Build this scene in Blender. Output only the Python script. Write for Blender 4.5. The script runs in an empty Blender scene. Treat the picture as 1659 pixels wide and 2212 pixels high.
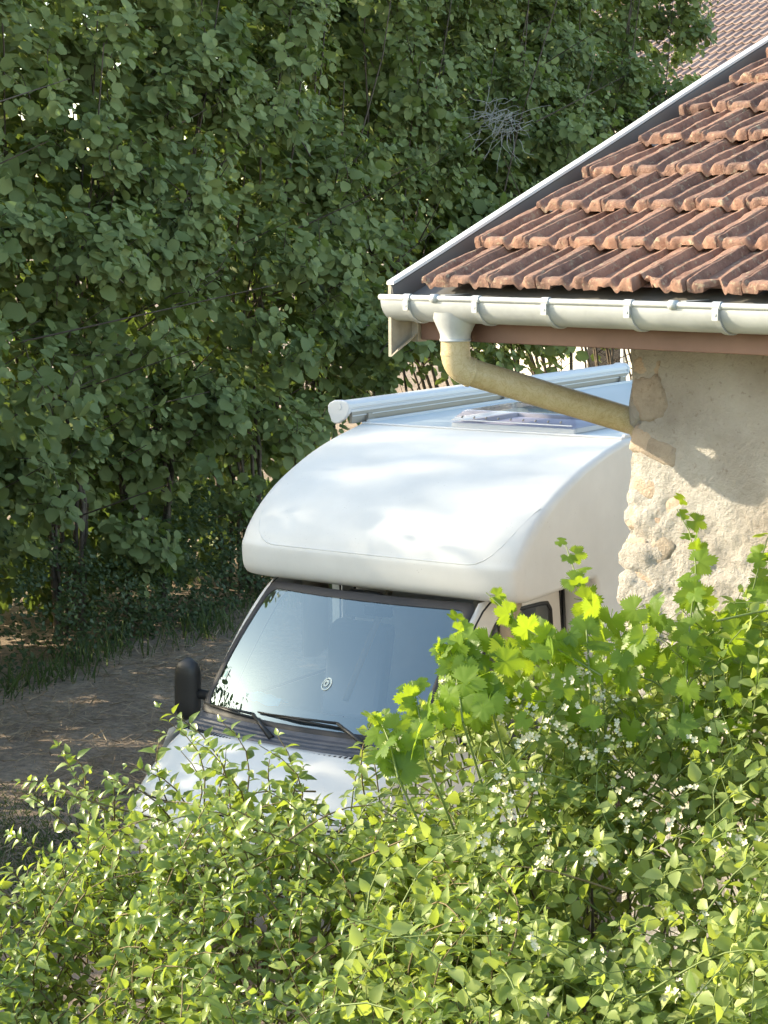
import bpy, math, random
import numpy as np
from mathutils import Matrix, Vector

R = math.radians
rng = np.random.default_rng(11)
random.seed(5)
sc = bpy.context.scene
col = sc.collection

# ------------------------------------------------------------------ camera
CAM_H, PITCH, ROLL, FPX = 4.239, 8.262, -0.446, 4293.7      # FPX: focal length for a picture 1659 px wide
cam = bpy.data.cameras.new('camera')
cam_o = bpy.data.objects.new('camera', cam)
col.objects.link(cam_o)
cam.sensor_fit = 'VERTICAL'
cam.sensor_height = 36
cam.lens = FPX / 2212 * 36
cam.clip_start = 0.05
cam.clip_end = 3000
cam_o.matrix_world = (Matrix.Translation((0, 0, CAM_H)) @ Matrix.Rotation(R(90 - PITCH), 4, 'X')
                      @ Matrix.Rotation(R(ROLL), 4, 'Z'))
sc.camera = cam_o

# ------------------------------------------------------------------ light
SUN_AZ, SUN_EL = -74.7, 22.2        # azimuth clockwise from +Y
world = bpy.data.worlds.new('World')
sc.world = world
world.use_nodes = True
wn = world.node_tree.nodes
sky = wn.new('ShaderNodeTexSky')
sky.sky_type = 'NISHITA'
sky.sun_disc = False
sky.sun_elevation = R(SUN_EL)
sky.sun_rotation = R(SUN_AZ)
sky.air_density = 1.0
sky.dust_density = 1.2
sky.ozone_density = 1.0
wn['Background'].inputs[1].default_value = 0.15
world.node_tree.links.new(sky.outputs[0], wn['Background'].inputs[0])
sun = bpy.data.lights.new('sun', 'SUN')
sun.energy = 2.75
sun.angle = R(0.53)
sun.color = (1.0, 0.90, 0.76)
sun_o = bpy.data.objects.new('sun', sun)
col.objects.link(sun_o)
S_DIR = Vector((math.sin(R(SUN_AZ)) * math.cos(R(SUN_EL)), math.cos(R(SUN_AZ)) * math.cos(R(SUN_EL)), math.sin(R(SUN_EL))))
sun_o.rotation_euler = S_DIR.to_track_quat('Z', 'Y').to_euler()
sun_o.location = (-20, 5, 20)
sc.view_settings.view_transform = 'Standard'
sc.view_settings.look = 'None'
sc.view_settings.gamma = 1
sc.view_settings.use_curve_mapping = False
sc.view_settings.exposure = 1.92
sc.view_settings.use_white_balance = True
sc.view_settings.white_balance_temperature = 7450
sc.view_settings.white_balance_tint = 4
sc.cycles.max_bounces = 8
sc.cycles.diffuse_bounces = 4
sc.cycles.transmission_bounces = 6
sc.cycles.transparent_max_bounces = 12
sc.cycles.use_denoising = True

# ------------------------------------------------------------------ helpers
def pixel_ray(px, py):
    r = R(ROLL); p = R(PITCH)
    a, b = px - 829.5, py - 1106
    u = a * math.cos(r) + b * math.sin(r); v = -a * math.sin(r) + b * math.cos(r)
    X, Y = u / FPX, v / FPX
    return np.array([X, math.cos(p) - Y * math.sin(p), -math.sin(p) - Y * math.cos(p)])

def at_depth(px, py, y):
    d = pixel_ray(px, py)
    return np.array([0, 0, CAM_H]) + d * (y / d[1])

def tag(o, label=None, cat=None, group=None, kind=None):
    if label: o['label'] = label
    if cat: o['category'] = cat
    if group: o['group'] = group
    if kind: o['kind'] = kind
    return o

def empty(name, loc, rz=0.0):
    o = bpy.data.objects.new(name, None)
    col.objects.link(o)
    o.location = loc
    o.rotation_euler = (0, 0, rz)
    o.empty_display_size = 0.2
    return o

def link(name, me, mat=None, parent=None):
    o = bpy.data.objects.new(name, me)
    col.objects.link(o)
    if mat is not None and len(me.materials) == 0:
        me.materials.append(mat)
    if parent is not None:
        o.parent = parent
    return o

def mesh(name, verts, faces, smooth=True):
    me = bpy.data.meshes.new(name)
    me.from_pydata([tuple(map(float, v)) for v in verts], [], [tuple(int(i) for i in f) for f in faces])
    me.update()
    if smooth:
        me.polygons.foreach_set('use_smooth', np.ones(len(me.polygons), bool))
    return me

def obj(name, verts, faces, mat, parent=None, smooth=True, bevel=0.0, solid=0.0, auto=None):
    o = link(name, mesh(name, verts, faces, smooth), mat, parent)
    if solid:
        m = o.modifiers.new('solid', 'SOLIDIFY'); m.thickness = solid; m.offset = -1
    if bevel:
        m = o.modifiers.new('bevel', 'BEVEL'); m.width = bevel; m.segments = 2; m.limit_method = 'ANGLE'; m.angle_limit = R(35)
    if auto:
        o.data.set_sharp_from_angle(angle=R(auto))
    return o

def grid_faces(nr, nc, wrap=False):
    f = []
    for i in range(nr - 1):
        for j in range(nc - 1 + (1 if wrap else 0)):
            k = (j + 1) % nc
            f.append((i * nc + j, i * nc + k, (i + 1) * nc + k, (i + 1) * nc + j))
    return f

def box(x0, x1, y0, y1, z0, z1):
    v = [(x, y, z) for z in (z0, z1) for x, y in ((x0, y0), (x1, y0), (x1, y1), (x0, y1))]
    return v, [(3, 2, 1, 0), (4, 5, 6, 7), (0, 1, 5, 4), (1, 2, 6, 5), (2, 3, 7, 6), (3, 0, 4, 7)]

def join(parts):
    V, F = [], []
    for v, f in parts:
        n = len(V)
        V += [tuple(p) for p in v]
        F += [tuple(i + n for i in q) for q in f]
    return V, F

def tube(pts, rad, seg=12, cap=True):
    """tube along a polyline, rad one number or one per point"""
    pts = [Vector(p) for p in pts]
    n = len(pts)
    rad = [rad] * n if not hasattr(rad, '__len__') else rad
    V, F = [], []
    up = None
    for i, p in enumerate(pts):
        t = (pts[min(i + 1, n - 1)] - pts[max(i - 1, 0)]).normalized()
        if up is None:
            up = Vector((0, 0, 1)) if abs(t.z) < 0.9 else Vector((1, 0, 0))
        a = t.cross(up).normalized(); b = a.cross(t).normalized(); up = b
        for k in range(seg):
            an = 2 * math.pi * k / seg
            V.append(tuple(p + (a * math.cos(an) + b * math.sin(an)) * rad[i]))
    F = grid_faces(n, seg, True)
    if cap:
        F.append(tuple(range(seg))[::-1]); F.append(tuple(range((n - 1) * seg, n * seg)))
    return V, F

def extrude(poly, a, b, axis='y'):
    """prism of a 2-D polygon; axis y: poly = (x,z); axis x: poly = (y,z); axis z: poly = (x,y)"""
    n = len(poly)
    def P(p, t):
        return {'y': (p[0], t, p[1]), 'x': (t, p[0], p[1]), 'z': (p[0], p[1], t)}[axis]
    V = [P(p, a) for p in poly] + [P(p, b) for p in poly]
    F = [(i, (i + 1) % n, n + (i + 1) % n, n + i) for i in range(n)]
    F += [tuple(range(n))[::-1], tuple(range(n, 2 * n))]
    return V, F

def lerp(a, b, t): return a + (b - a) * t
def sstep(a, b, x):
    t = np.clip((x - a) / (b - a), 0, 1)
    return t * t * (3 - 2 * t)

def vnoise(x, y, seed=0):
    """value noise on arrays, range -1..1"""
    x = np.asarray(x, float); y = np.asarray(y, float)
    xi = np.floor(x).astype(np.int64); yi = np.floor(y).astype(np.int64)
    fx = x - xi; fy = y - yi
    fx = fx * fx * (3 - 2 * fx); fy = fy * fy * (3 - 2 * fy)
    def h(a, b):
        n = (a * 374761393 + b * 668265263 + seed * 974711) & 0x7fffffff
        n = ((n ^ (n >> 13)) * 1274126177) & 0x7fffffff
        return ((n ^ (n >> 16)) & 0xffff) / 32767.5 - 1
    return (h(xi, yi) * (1 - fx) + h(xi + 1, yi) * fx) * (1 - fy) + (h(xi, yi + 1) * (1 - fx) + h(xi + 1, yi + 1) * fx) * fy

def fbm(x, y, seed=0, o=4):
    s = 0; a = 1; t = 0
    for i in range(o):
        s = s + a * vnoise(x * 2 ** i, y * 2 ** i, seed + i); t += a; a *= 0.5
    return s / t

# ------------------------------------------------------------------ materials
def mat(name, base=(.8, .8, .8), rough=.5, metal=0., spec=.5, coat=0.):
    m = bpy.data.materials.new(name)
    m.use_nodes = True
    b = m.node_tree.nodes['Principled BSDF']
    b.inputs['Base Color'].default_value = (*base, 1)
    b.inputs['Roughness'].default_value = rough
    b.inputs['Metallic'].default_value = metal
    b.inputs['Specular IOR Level'].default_value = spec
    b.inputs['Coat Weight'].default_value = coat
    b.inputs['Coat Roughness'].default_value = .06
    return m

def nodes(m): return m.node_tree.nodes, m.node_tree.links, m.node_tree.nodes['Principled BSDF']

def noise_ramp(m, scale, stops, detail=6, rough=.6, vec='Object', dist=0.):
    """noise -> colour ramp -> returns (ramp colour output, noise fac output)"""
    n, l, b = nodes(m)
    tc = n.new('ShaderNodeTexCoord')
    t = n.new('ShaderNodeTexNoise')
    t.inputs['Scale'].default_value = scale; t.inputs['Detail'].default_value = detail
    t.inputs['Roughness'].default_value = rough; t.inputs['Distortion'].default_value = dist
    l.new(tc.outputs[vec], t.inputs['Vector'])
    r = n.new('ShaderNodeValToRGB')
    e = r.color_ramp.elements
    while len(e) < len(stops): e.new(0.5)
    for q, (p, c) in zip(e, stops):
        q.position = p; q.color = (*c, 1)
    l.new(t.outputs['Fac'], r.inputs['Fac'])
    return r.outputs['Color'], t.outputs['Fac']

def mixc(m, a, b, fac, mode='MIX'):
    n, l, _ = nodes(m)
    x = n.new('ShaderNodeMix'); x.data_type = 'RGBA'; x.blend_type = mode
    for i, v in ((0, fac), (6, a), (7, b)):
        if isinstance(v, (int, float)): x.inputs[i].default_value = v
        elif isinstance(v, tuple): x.inputs[i].default_value = (*v, 1)
        else: l.new(v, x.inputs[i])
    return x.outputs[2]

def bump(m, height, strength=.3, dist=.01):
    n, l, b = nodes(m)
    bp = n.new('ShaderNodeBump')
    bp.inputs['Strength'].default_value = strength; bp.inputs['Distance'].default_value = dist
    l.new(height, bp.inputs['Height'])
    l.new(bp.outputs[0], b.inputs['Normal'])

def setc(m, c):
    n, l, b = nodes(m)
    l.new(c, b.inputs['Base Color'])

def leaf_mat(name, dark, light, trans, tfac=.4, rough=.45, spec=.35):
    m = mat(name, dark, rough, 0, spec)
    n, l, b = nodes(m)
    at = n.new('ShaderNodeAttribute'); at.attribute_name = 'tint'
    setc(m, mixc(m, dark, light, at.outputs['Fac']))
    tr = n.new('ShaderNodeBsdfTranslucent')
    l.new(mixc(m, tuple(c * .75 for c in trans), trans, at.outputs['Fac']), tr.inputs['Color'])
    mx = n.new('ShaderNodeMixShader'); mx.inputs[0].default_value = tfac
    l.new(b.outputs[0], mx.inputs[1]); l.new(tr.outputs[0], mx.inputs[2])
    l.new(mx.outputs[0], n['Material Output'].inputs['Surface'])
    return m

def obj_leaf_mat(name, dark, light, trans, tfac=.4, rough=.45):
    """leaf material for single leaf objects: variation by object, pale veins by object coordinates"""
    m = mat(name, dark, rough, 0, .35)
    n, l, b = nodes(m)
    oi = n.new('ShaderNodeObjectInfo')
    setc(m, mixc(m, dark, light, oi.outputs['Random']))
    tr = n.new('ShaderNodeBsdfTranslucent')
    l.new(mixc(m, tuple(c * .7 for c in trans), trans, oi.outputs['Random']), tr.inputs['Color'])
    mx = n.new('ShaderNodeMixShader'); mx.inputs[0].default_value = tfac
    l.new(b.outputs[0], mx.inputs[1]); l.new(tr.outputs[0], mx.inputs[2])
    l.new(mx.outputs[0], n['Material Output'].inputs['Surface'])
    return m

def glass_mat(name, tint, ior, rough=.0, gcol=(1, 1, 1)):
    m = bpy.data.materials.new(name); m.use_nodes = True
    n, l = m.node_tree.nodes, m.node_tree.links
    n.remove(n['Principled BSDF'])
    tr = n.new('ShaderNodeBsdfTransparent'); tr.inputs[0].default_value = (*tint, 1)
    gl = n.new('ShaderNodeBsdfGlossy'); gl.inputs['Roughness'].default_value = rough
    gl.inputs['Color'].default_value = (*gcol, 1)
    fr = n.new('ShaderNodeFresnel'); fr.inputs['IOR'].default_value = ior
    mx = n.new('ShaderNodeMixShader')
    l.new(fr.outputs[0], mx.inputs[0]); l.new(tr.outputs[0], mx.inputs[1]); l.new(gl.outputs[0], mx.inputs[2])
    l.new(mx.outputs[0], n['Material Output'].inputs['Surface'])
    return m

M = {}
# motorhome paint: white with faint grime and specks
M['paint'] = mat('white_paint', (.80, .80, .79), .42, 0, .4, .0)
c1, f1 = noise_ramp(M['paint'], 2.2, [(.35, (.655, .645, .62)), (.7, (.73, .72, .695))])
c2, f2 = noise_ramp(M['paint'], 95, [(.70, (1, 1, 1)), (.74, (.35, .33, .30))], 2, .5)
c3, f3 = noise_ramp(M['paint'], 9, [(.5, (1, 1, 1)), (.62, (0, 0, 0))], 2, .5)
setc(M['paint'], mixc(M['paint'], c1, mixc(M['paint'], c2, (1, 1, 1), c3), .6, 'MULTIPLY'))
M['roofpanel'] = mat('roof_panel_sky_tint', (.52, .58, .62), .35, 0, .5)  # pale blue of the reflected sky put into the panel's colour
M['alu'] = mat('white_aluminium', (.62, .63, .65), .45, .0)
M['alugrey'] = mat('grey_aluminium', (.30, .28, .25), .4, .3)
M['black'] = mat('black_plastic', (.017, .018, .02), .45)
M['rubber'] = mat('rubber_seal', (.012, .012, .014), .55)
M['cowl'] = mat('cowl_plastic', (.06, .066, .085), .5)
c1, f1 = noise_ramp(M['cowl'], 14, [(.3, (.05, .056, .072)), (.75, (.085, .09, .11))]); setc(M['cowl'], c1)
M['bumper'] = mat('bumper_plastic', (.16, .16, .155), .6)
M['glass'] = glass_mat('windscreen_glass', (.90, .93, .91), 2.8, 0., (.74, .94, 1.0))
M['sideglass'] = glass_mat('side_glass', (.55, .58, .56), 2.2)
M['acrylic'] = glass_mat('hatch_acrylic', (.93, .91, .96), 1.6, .05)
M['dash'] = mat('dashboard', (.30, .31, .33), .65)
M['seat'] = mat('seat_fabric', (.36, .35, .36), .9)
M['curtain'] = mat('curtain_fabric', (.45, .36, .26), .9)
M['mask'] = mat('mask_fabric', (.30, .75, .95), .85)
M['maskw'] = mat('mask_white', (.75, .78, .8), .85)
M['chrome'] = mat('chrome', (.6, .6, .62), .15, 1)
M['lamp'] = mat('lamp_glass', (.55, .56, .58), .1, .2)
M['sticker'] = mat('sticker_paper', (.42, .50, .50), .6)
M['stickerink'] = mat('sticker_ink', (.25, .45, .42), .6)
M['tyre'] = mat('tyre', (.02, .02, .02), .8)
# house
M['zinc'] = mat('painted_zinc', (.56, .57, .56), .42, .15)
c1, f1 = noise_ramp(M['zinc'], 7, [(.3, (.38, .40, .42)), (.55, (.48, .505, .525)), (.8, (.56, .585, .605))], 8); setc(M['zinc'], c1)
M['zincdark'] = mat('zinc_shade_tone', (.16, .155, .15), .55, .3)  # shade on the verge's inner face put into this dark tone; roof deck shares it
M['vergelit'] = mat('verge_cap', (.70, .71, .72), .4, .1)  # sunlight on the cap's top put into this bright tone
M['tan'] = mat('barge_metal', (.36, .33, .28), .5, .1)
c1, f1 = noise_ramp(M['tan'], 16, [(.3, (.26, .235, .20)), (.7, (.42, .39, .34))], 8); setc(M['tan'], c1)
M['pvc'] = mat('beige_pipe', (.55, .46, .31), .4)
c1, f1 = noise_ramp(M['pvc'], 5, [(.3, (.60, .52, .37)), (.55, (.50, .41, .25)), (.75, (.40, .29, .15))], 8)
c2, f2 = noise_ramp(M['pvc'], 30, [(.45, (1, 1, 1)), (.5, (.78, .72, .6)), (.55, (1, 1, 1))], 4, .6, dist=2.)
setc(M['pvc'], mixc(M['pvc'], c1, c2, .8, 'MULTIPLY'))
M['wood'] = mat('brown_fascia', (.16, .085, .065), .55)
c1, f1 = noise_ramp(M['wood'], 4, [(.3, (.13, .07, .055)), (.7, (.20, .11, .085))], 8); setc(M['wood'], c1)

def tile_mat():
    m = mat('terracotta', (.3, .13, .09), .85, 0, .25)
    n, l, b = nodes(m)
    oi = n.new('ShaderNodeObjectInfo')
    tc = n.new('ShaderNodeTexCoord')
    ad = n.new('ShaderNodeVectorMath'); ad.operation = 'ADD'
    cx = n.new('ShaderNodeCombineXYZ')
    ml = n.new('ShaderNodeMath'); ml.operation = 'MULTIPLY'; ml.inputs[1].default_value = 37
    l.new(oi.outputs['Random'], ml.inputs[0]); l.new(ml.outputs[0], cx.inputs[0])
    l.new(tc.outputs['Object'], ad.inputs[0]); l.new(cx.outputs[0], ad.inputs[1])
    def nz(scale, detail, stops, rough=.6):
        t = n.new('ShaderNodeTexNoise'); t.inputs['Scale'].default_value = scale; t.inputs['Detail'].default_value = detail
        t.inputs['Roughness'].default_value = rough
        l.new(ad.outputs[0], t.inputs['Vector'])
        r = n.new('ShaderNodeValToRGB'); e = r.color_ramp.elements
        while len(e) < len(stops): e.new(.5)
        for q, (p, c) in zip(e, stops): q.position = p; q.color = (*c, 1)
        l.new(t.outputs['Fac'], r.inputs[0])
        return r.outputs[0], t.outputs['Fac']
    base = mixc(m, (.31, .175, .130), (.215, .130, .105), oi.outputs['Random'])
    a, _ = nz(11, 10, [(.32, (.50, .44, .42)), (.5, (1, 1, 1)), (.68, (1.35, 1.32, 1.22))], .72)
    base = mixc(m, base, a, 1., 'MULTIPLY')
    li, _ = nz(38, 6, [(.55, (0, 0, 0)), (.66, (1, 1, 1))], .7)
    base = mixc(m, base, (.42, .36, .26), mixc(m, (0, 0, 0), li, .75))
    dk, _ = nz(60, 4, [(.62, (0, 0, 0)), (.72, (1, 1, 1))], .6)
    base = mixc(m, base, (.06, .05, .045), mixc(m, (0, 0, 0), dk, .7))
    setc(m, base)
    _, h = nz(120, 6, [(0, (0, 0, 0)), (1, (1, 1, 1))], .7)
    bump(m, h, .9, .006)
    return m
M['tile'] = tile_mat()

def plaster(name, stops, scale=5., bscale=60, bs=.6, bd=.012, blotch=None):
    m = mat(name, (.5, .45, .38), .9, 0, .2)
    c, f = noise_ramp(m, scale, stops, 9, .68)
    if blotch:
        c2, f2 = noise_ramp(m, blotch[0], [(.42, (1, 1, 1)), (.66, blotch[1])], 5, .6)
        c = mixc(m, c, c2, .8, 'MULTIPLY')
    c3, f3 = noise_ramp(m, 45, [(.60, (1, 1, 1)), (.72, (.55, .48, .42))], 4, .6)
    setc(m, mixc(m, c, c3, .6, 'MULTIPLY'))
    t, h = noise_ramp(m, bscale, [(0, (0, 0, 0)), (1, (1, 1, 1))], 7, .7)
    bump(m, h, bs, bd)
    return m
M['plaster'] = plaster('wall_plaster', [(.25, (.40, .36, .33)), (.45, (.51, .48, .455)), (.6, (.57, .545, .525)), (.8, (.43, .425, .43))], 3.2, 55, 1.0, .022, (1.7, (.72, .66, .60)))
M['stone'] = plaster('wall_stone', [(.25, (.40, .27, .20)), (.5, (.52, .42, .34)), (.75, (.48, .31, .23))], 9, 90, .9, .012)
M['stonedark'] = plaster('dark_stone', [(.3, (.29, .24, .20)), (.55, (.42, .35, .29)), (.8, (.34, .23, .175))], 12, 90, .9, .012)
M['farwall'] = plaster('far_wall_plaster', [(.3, (.70, .66, .58)), (.7, (.80, .77, .70))], 1.2, 20, .2, .01)
M['fartile'] = plaster('far_tile', [(.3, (.20, .14, .13)), (.55, (.30, .225, .205)), (.8, (.42, .34, .30))], 1.8, 25, .4, .02)
# plants
M['hazel'] = leaf_mat('hazel_leaf', (.125, .168, .066), (.255, .300, .125), (.22, .32, .055), .30, .55, .2)
M['hazelyoung'] = leaf_mat('hazel_leaf_pale', (.055, .10, .035), (.10, .17, .05), (.22, .33, .05), .38, .42)
M['shrub'] = leaf_mat('shrub_leaf', (.085, .15, .033), (.34, .42, .12), (.48, .60, .07), .42, .32, .6)
M['shrubobj'] = obj_leaf_mat('shrub_leaf_single', (.095, .16, .038), (.36, .43, .125), (.50, .62, .08), .42, .32)
M['mock'] = leaf_mat('mock_orange_leaf', (.11, .18, .045), (.42, .48, .17), (.54, .65, .10), .42, .42)
M['mockobj'] = obj_leaf_mat('mock_orange_leaf_single', (.12, .19, .05), (.44, .49, .18), (.56, .66, .10), .42, .42)
M['vine'] = obj_leaf_mat('vine_leaf', (.09, .17, .03), (.18, .28, .045), (.46, .62, .04), .52, .42)
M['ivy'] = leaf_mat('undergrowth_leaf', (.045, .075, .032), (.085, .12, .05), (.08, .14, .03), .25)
M['petal'] = mat('petal', (.58, .55, .38), .8)
M['bark'] = mat('bark', (.075, .055, .04), .85)
c1, f1 = noise_ramp(M['bark'], 20, [(.3, (.05, .04, .03)), (.7, (.13, .10, .08))]); setc(M['bark'], c1)
M['twig'] = mat('young_twig', (.16, .12, .055), .7)
M['greentwig'] = mat('green_twig', (.14, .19, .05), .6)
M['lichen'] = mat('lichen_twig', (.36, .35, .33), .9)
M['straw'] = leaf_mat('straw', (.26, .20, .14), (.46, .37, .27), (.2, .15, .08), .15, .8)
M['grass'] = leaf_mat('grass_blade', (.055, .095, .03), (.12, .17, .055), (.15, .2, .05), .3, .6)
g = M['ground'] = mat('dry_ground', (.14, .10, .065), .95, 0, .15)
c1, f1 = noise_ramp(g, 1.1, [(.3, (.23, .18, .14)), (.55, (.35, .28, .22)), (.8, (.44, .36, .28))], 10, .7)
c2, f2 = noise_ramp(g, 14, [(.35, (.6, .6, .6)), (.65, (1.25, 1.2, 1.15))], 8, .7)
setc(g, mixc(g, c1, c2, 1., 'MULTIPLY')); t, h = noise_ramp(g, 40, [(0, (0, 0, 0)), (1, (1, 1, 1))], 8, .7); bump(g, h, .9, .03)

# ------------------------------------------------------------------ ground
xs = np.concatenate([np.linspace(-400, -14, 12), np.linspace(-12, 14, 60), np.linspace(16, 400, 12)])
ys = np.concatenate([np.linspace(-60, 3, 6), np.linspace(4, 30, 60), np.linspace(32, 600, 14)])
gx, gy = np.meshgrid(xs, ys)
gz = fbm(gx * .7, gy * .7, 3) * .05 - .02
gv = np.stack([gx, gy, gz], -1).reshape(-1, 3)
ground = obj('ground', gv, grid_faces(len(ys), len(xs)), M['ground'])
tag(ground, kind='structure')
tag(ground, 'dry brown mown ground strewn with straw', 'ground')

# ------------------------------------------------------------------ stone house, frame: x along the eave, y away from it
HY = R(43.725)
house = empty('stone_house', (-.007, 7.135, 0), -HY)
tag(house, 'rubble stone house with red tiled roof, grey gutter and beige downpipe', 'house')
AL = R(22.43); TA = math.tan(AL)

def build_wall():
    UC, O = .675, .55
    ps = np.concatenate([np.linspace(-7.5, -.45, 30), np.linspace(-.43, .95, 116), np.linspace(1.0, 3.4, 30)])
    zs = np.concatenate([np.linspace(-.1, 2.4, 18), np.linspace(2.43, 3.80, 110)])
    P, Z = np.meshgrid(ps, zs)
    phi = sstep(-.05, .05, P) * math.pi / 2
    nx, ny = -np.cos(phi), -np.sin(phi)
    X = np.where(P > 0, UC + P, UC); Y = np.where(P > 0, O, O - P)
    near = np.exp(-(np.clip(P, 0, 9) / .16) ** 2) * np.exp(-(np.clip(-P, 0, 9) / .5) ** 2)
    d = -.026 * np.exp(-(P / .05) ** 2)
    d += .014 * fbm(P * 2.3, Z * 2.3, 5) * (0.35 + near)
    d += (.009 * fbm(P * 9, Z * 9, 8, 4)) * (.45 + .9 * near)
    low = sstep(3.42, 3.25, Z + .30 * np.clip(P, 0, 1.2))          # rougher bare masonry low down
    d += low * (.010 * fbm(P * 9, Z * 9, 21, 5)) + .012 * fbm(P * 26, Z * 26, 31, 3) * (.22 + low)
    # rubble courses near the corner
    c = np.abs(vnoise(P * 3.0 + 5, Z * 6.5 + 2 * vnoise(P * 2, Z * 2, 77), 41))
    d += near * (-.026 * np.exp(-(c / .08) ** 2) + .010)
    d += .016 * near * sstep(3.35, 3.1, Z) * np.exp(-(P / .14) ** 2)
    X = X + nx * d; Y = Y + ny * d
    v = np.stack([X, Y, Z], -1).reshape(-1, 3)
    return obj('wall', v, grid_faces(len(zs), len(ps)), M['plaster'], house)
wall = build_wall()

def rock(name, cx, cy, cz, sx, sy, sz, seed, m, rot=0.0):
    """irregular squared rubble stone, half set in the wall"""
    nu, nv = 22, 14
    V = []
    for i in range(nv + 1):
        th = math.pi * i / nv
        for j in range(nu):
            ph = 2 * math.pi * j / nu
            x, y, z = math.sin(th) * math.cos(ph), math.sin(th) * math.sin(ph), math.cos(th)
            def sq(a): return math.copysign(abs(a) ** .5, a)
            k = 1 + .16 * float(fbm(np.array(ph * 1.3 + seed), np.array(th * 2.2), seed)) + .10 * float(fbm(np.array(ph * 5.), np.array(th * 6.), seed + 3))
            x, y, z = sq(x) * sx * k, math.copysign(abs(y) ** .28, y) * sy * (1 + (k - 1) * .35), sq(z) * sz * k
            V.append((cx + x * math.cos(rot) - z * math.sin(rot), cy + y - .008, cz + x * math.sin(rot) + z * math.cos(rot)))
    o = obj(name, V, grid_faces(nv + 1, nu, True), m, wall)
    return o
for a in ((.785, .603, 3.62, .075, .055, .085, 3, 'stonedark', .3), (.765, .607, 3.735, .06, .05, .035, 8, 'stone', 0),
          (.745, .612, 3.47, .050, .06, .050, 12, 'stone', -.2), (.83, .606, 3.44, .085, .055, .045, 17, 'stonedark', -.25),
          (.765, .610, 3.30, .075, .055, .045, 23, 'stone', .1), (.765, .612, 3.18, .085, .06, .045, 28, 'stone', -.1),
          (.735, .612, 3.08, .055, .06, .040, 31, 'stone', .15), (.84, .606, 3.09, .05, .055, .06, 37, 'stonedark', -.7),
          (.765, .612, 2.97, .08, .06, .045, 43, 'stone', 0), (.90, .608, 3.24, .06, .05, .04, 49, 'stone', .4), (.765, .612, 2.83, .09, .06, .05, 53, 'stone', -.05)):
    rock('stone', *a[:7], M[a[7]], a[8])

# roof deck and its tiles
GA, TWD = .342, .205
NROW = 13
roof = obj('roof', *join([extrude([(.10, 3.90 + .10 * TA), (4.65, 3.90 + 4.65 * TA), (4.65, 3.94 + 4.65 * TA), (.10, 3.94 + .10 * TA)], .05, 3.3, 'x'),
                          extrude([(4.65, 3.90 + 4.65 * TA), (9.2, 3.90 + .10 * TA), (9.2, 3.94 + .10 * TA), (4.65, 3.94 + 4.65 * TA)], .05, 3.3, 'x')]), M['zincdark'], house, False)

def tile_mesh(name, seed, half=False, chip=None):
    """interlocking clay tile: narrow side rib, trough, lozenge rib, hollow, broad side rib; x across, y up the slope"""
    nx, ny = 34, 22
    L = .40
    w = TWD - .004
    X0 = half or 0.0
    us = np.linspace(X0, 1, nx if not half else (19 if half < .7 else 8))
    vs = np.concatenate([np.array([0, .008, .02, .035, .055, .08, .11, .15]), np.linspace(.19, 1, ny - 8)])
    U, Vv = np.meshgrid(us, vs)
    Hh = .030
    left = (1 - sstep(.05, .075, U))
    lz = np.sin(np.clip((Vv - .10) / .62, 0, 1) * math.pi)                         # lozenge swell along the tile
    mid = sstep(.40 - .10 * lz, .50 - .03 * lz, U) * (1 - sstep(.545 + .01 * lz, .575 + .02 * lz, U))
    right = sstep(.72 + .05 * lz, .80 + .05 * lz, U)
    body = np.maximum(np.maximum(left * .95, mid * (.80 + .15 * lz)), right * .90)
    nose = (1 - sstep(.085, .16, Vv)) * sstep(.05, .12, U)                          # filled front edge
    notch = np.exp(-((U - .655) / .060) ** 2)
    body = np.maximum(body, nose * .74 * (1 - 1.0 * notch))
    body = body * (1 - .75 * notch * (1 - sstep(.05, .12, Vv)))
    top = body * Hh * (1 - .05 * Vv)
    edge = 1 - np.sqrt(np.clip(1 - (1 - np.clip(Vv / .035, 0, 1)) ** 2, 0, 1))     # rounded front lip
    top = top - edge * .015
    sd = 1 - np.clip((1 - U) / .03, 0, 1)
    top = top - .008 * sd * sd
    top = top + .0030 * fbm(U * 6, Vv * 9, seed) + .0022 * fbm(U * 20, Vv * 30, seed + 7)
    fr = -.006 * np.exp(-((U - .72) / .07) ** 2) - .004 + .005 * vnoise(U * 7, U * 0 + seed, seed + 1)
    Yy = Vv * L - (1 - np.clip(Vv / .12, 0, 1)) * (fr)
    bot = np.full_like(top, -.013)
    bot = np.where((U > .30) & (U < .62), .002, bot)
    bot[:] = bot + .002 * vnoise(U * 12, U * 0 + 3, seed)
    bot = np.minimum(bot, top - .006)
    bot = np.where(Vv > .1, np.minimum(bot, -.012), bot)
    n0, n1 = top.shape
    A = np.stack([U * w, Yy, top], -1).reshape(-1, 3)
    B = np.stack([U * w, Yy, bot], -1).reshape(-1, 3)
    if chip is not None:
        cu, s = chip
        for Q in (A, B):
            q = Q.reshape(n0, n1, 3)
            q[..., 1] += np.clip(s * 2 - np.abs(U * w - cu), 0, 1) * np.clip(1 - Vv / .12, 0, 1)
    V = np.concatenate([A, B]); N = n0 * n1
    F = grid_faces(n0, n1) + [tuple(i + N for i in f[::-1]) for f in grid_faces(n0, n1)]
    for j in range(n1 - 1):
        F.append((j, N + j, N + j + 1, j + 1)); k = (n0 - 1) * n1
        F.append((k + j, k + j + 1, N + k + j + 1, N + k + j))
    for i in range(n0 - 1):
        a, b_ = i * n1, (i + 1) * n1
        F.append((a, b_, N + b_, N + a)); a += n1 - 1; b_ += n1 - 1
        F.append((a, N + a, N + b_, b_))
    me = mesh(name, V, [f[::-1] for f in F])
    me.flip_normals()
    me.materials.append(M['tile'])
    me.set_sharp_from_angle(angle=R(48))
    return me
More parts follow.
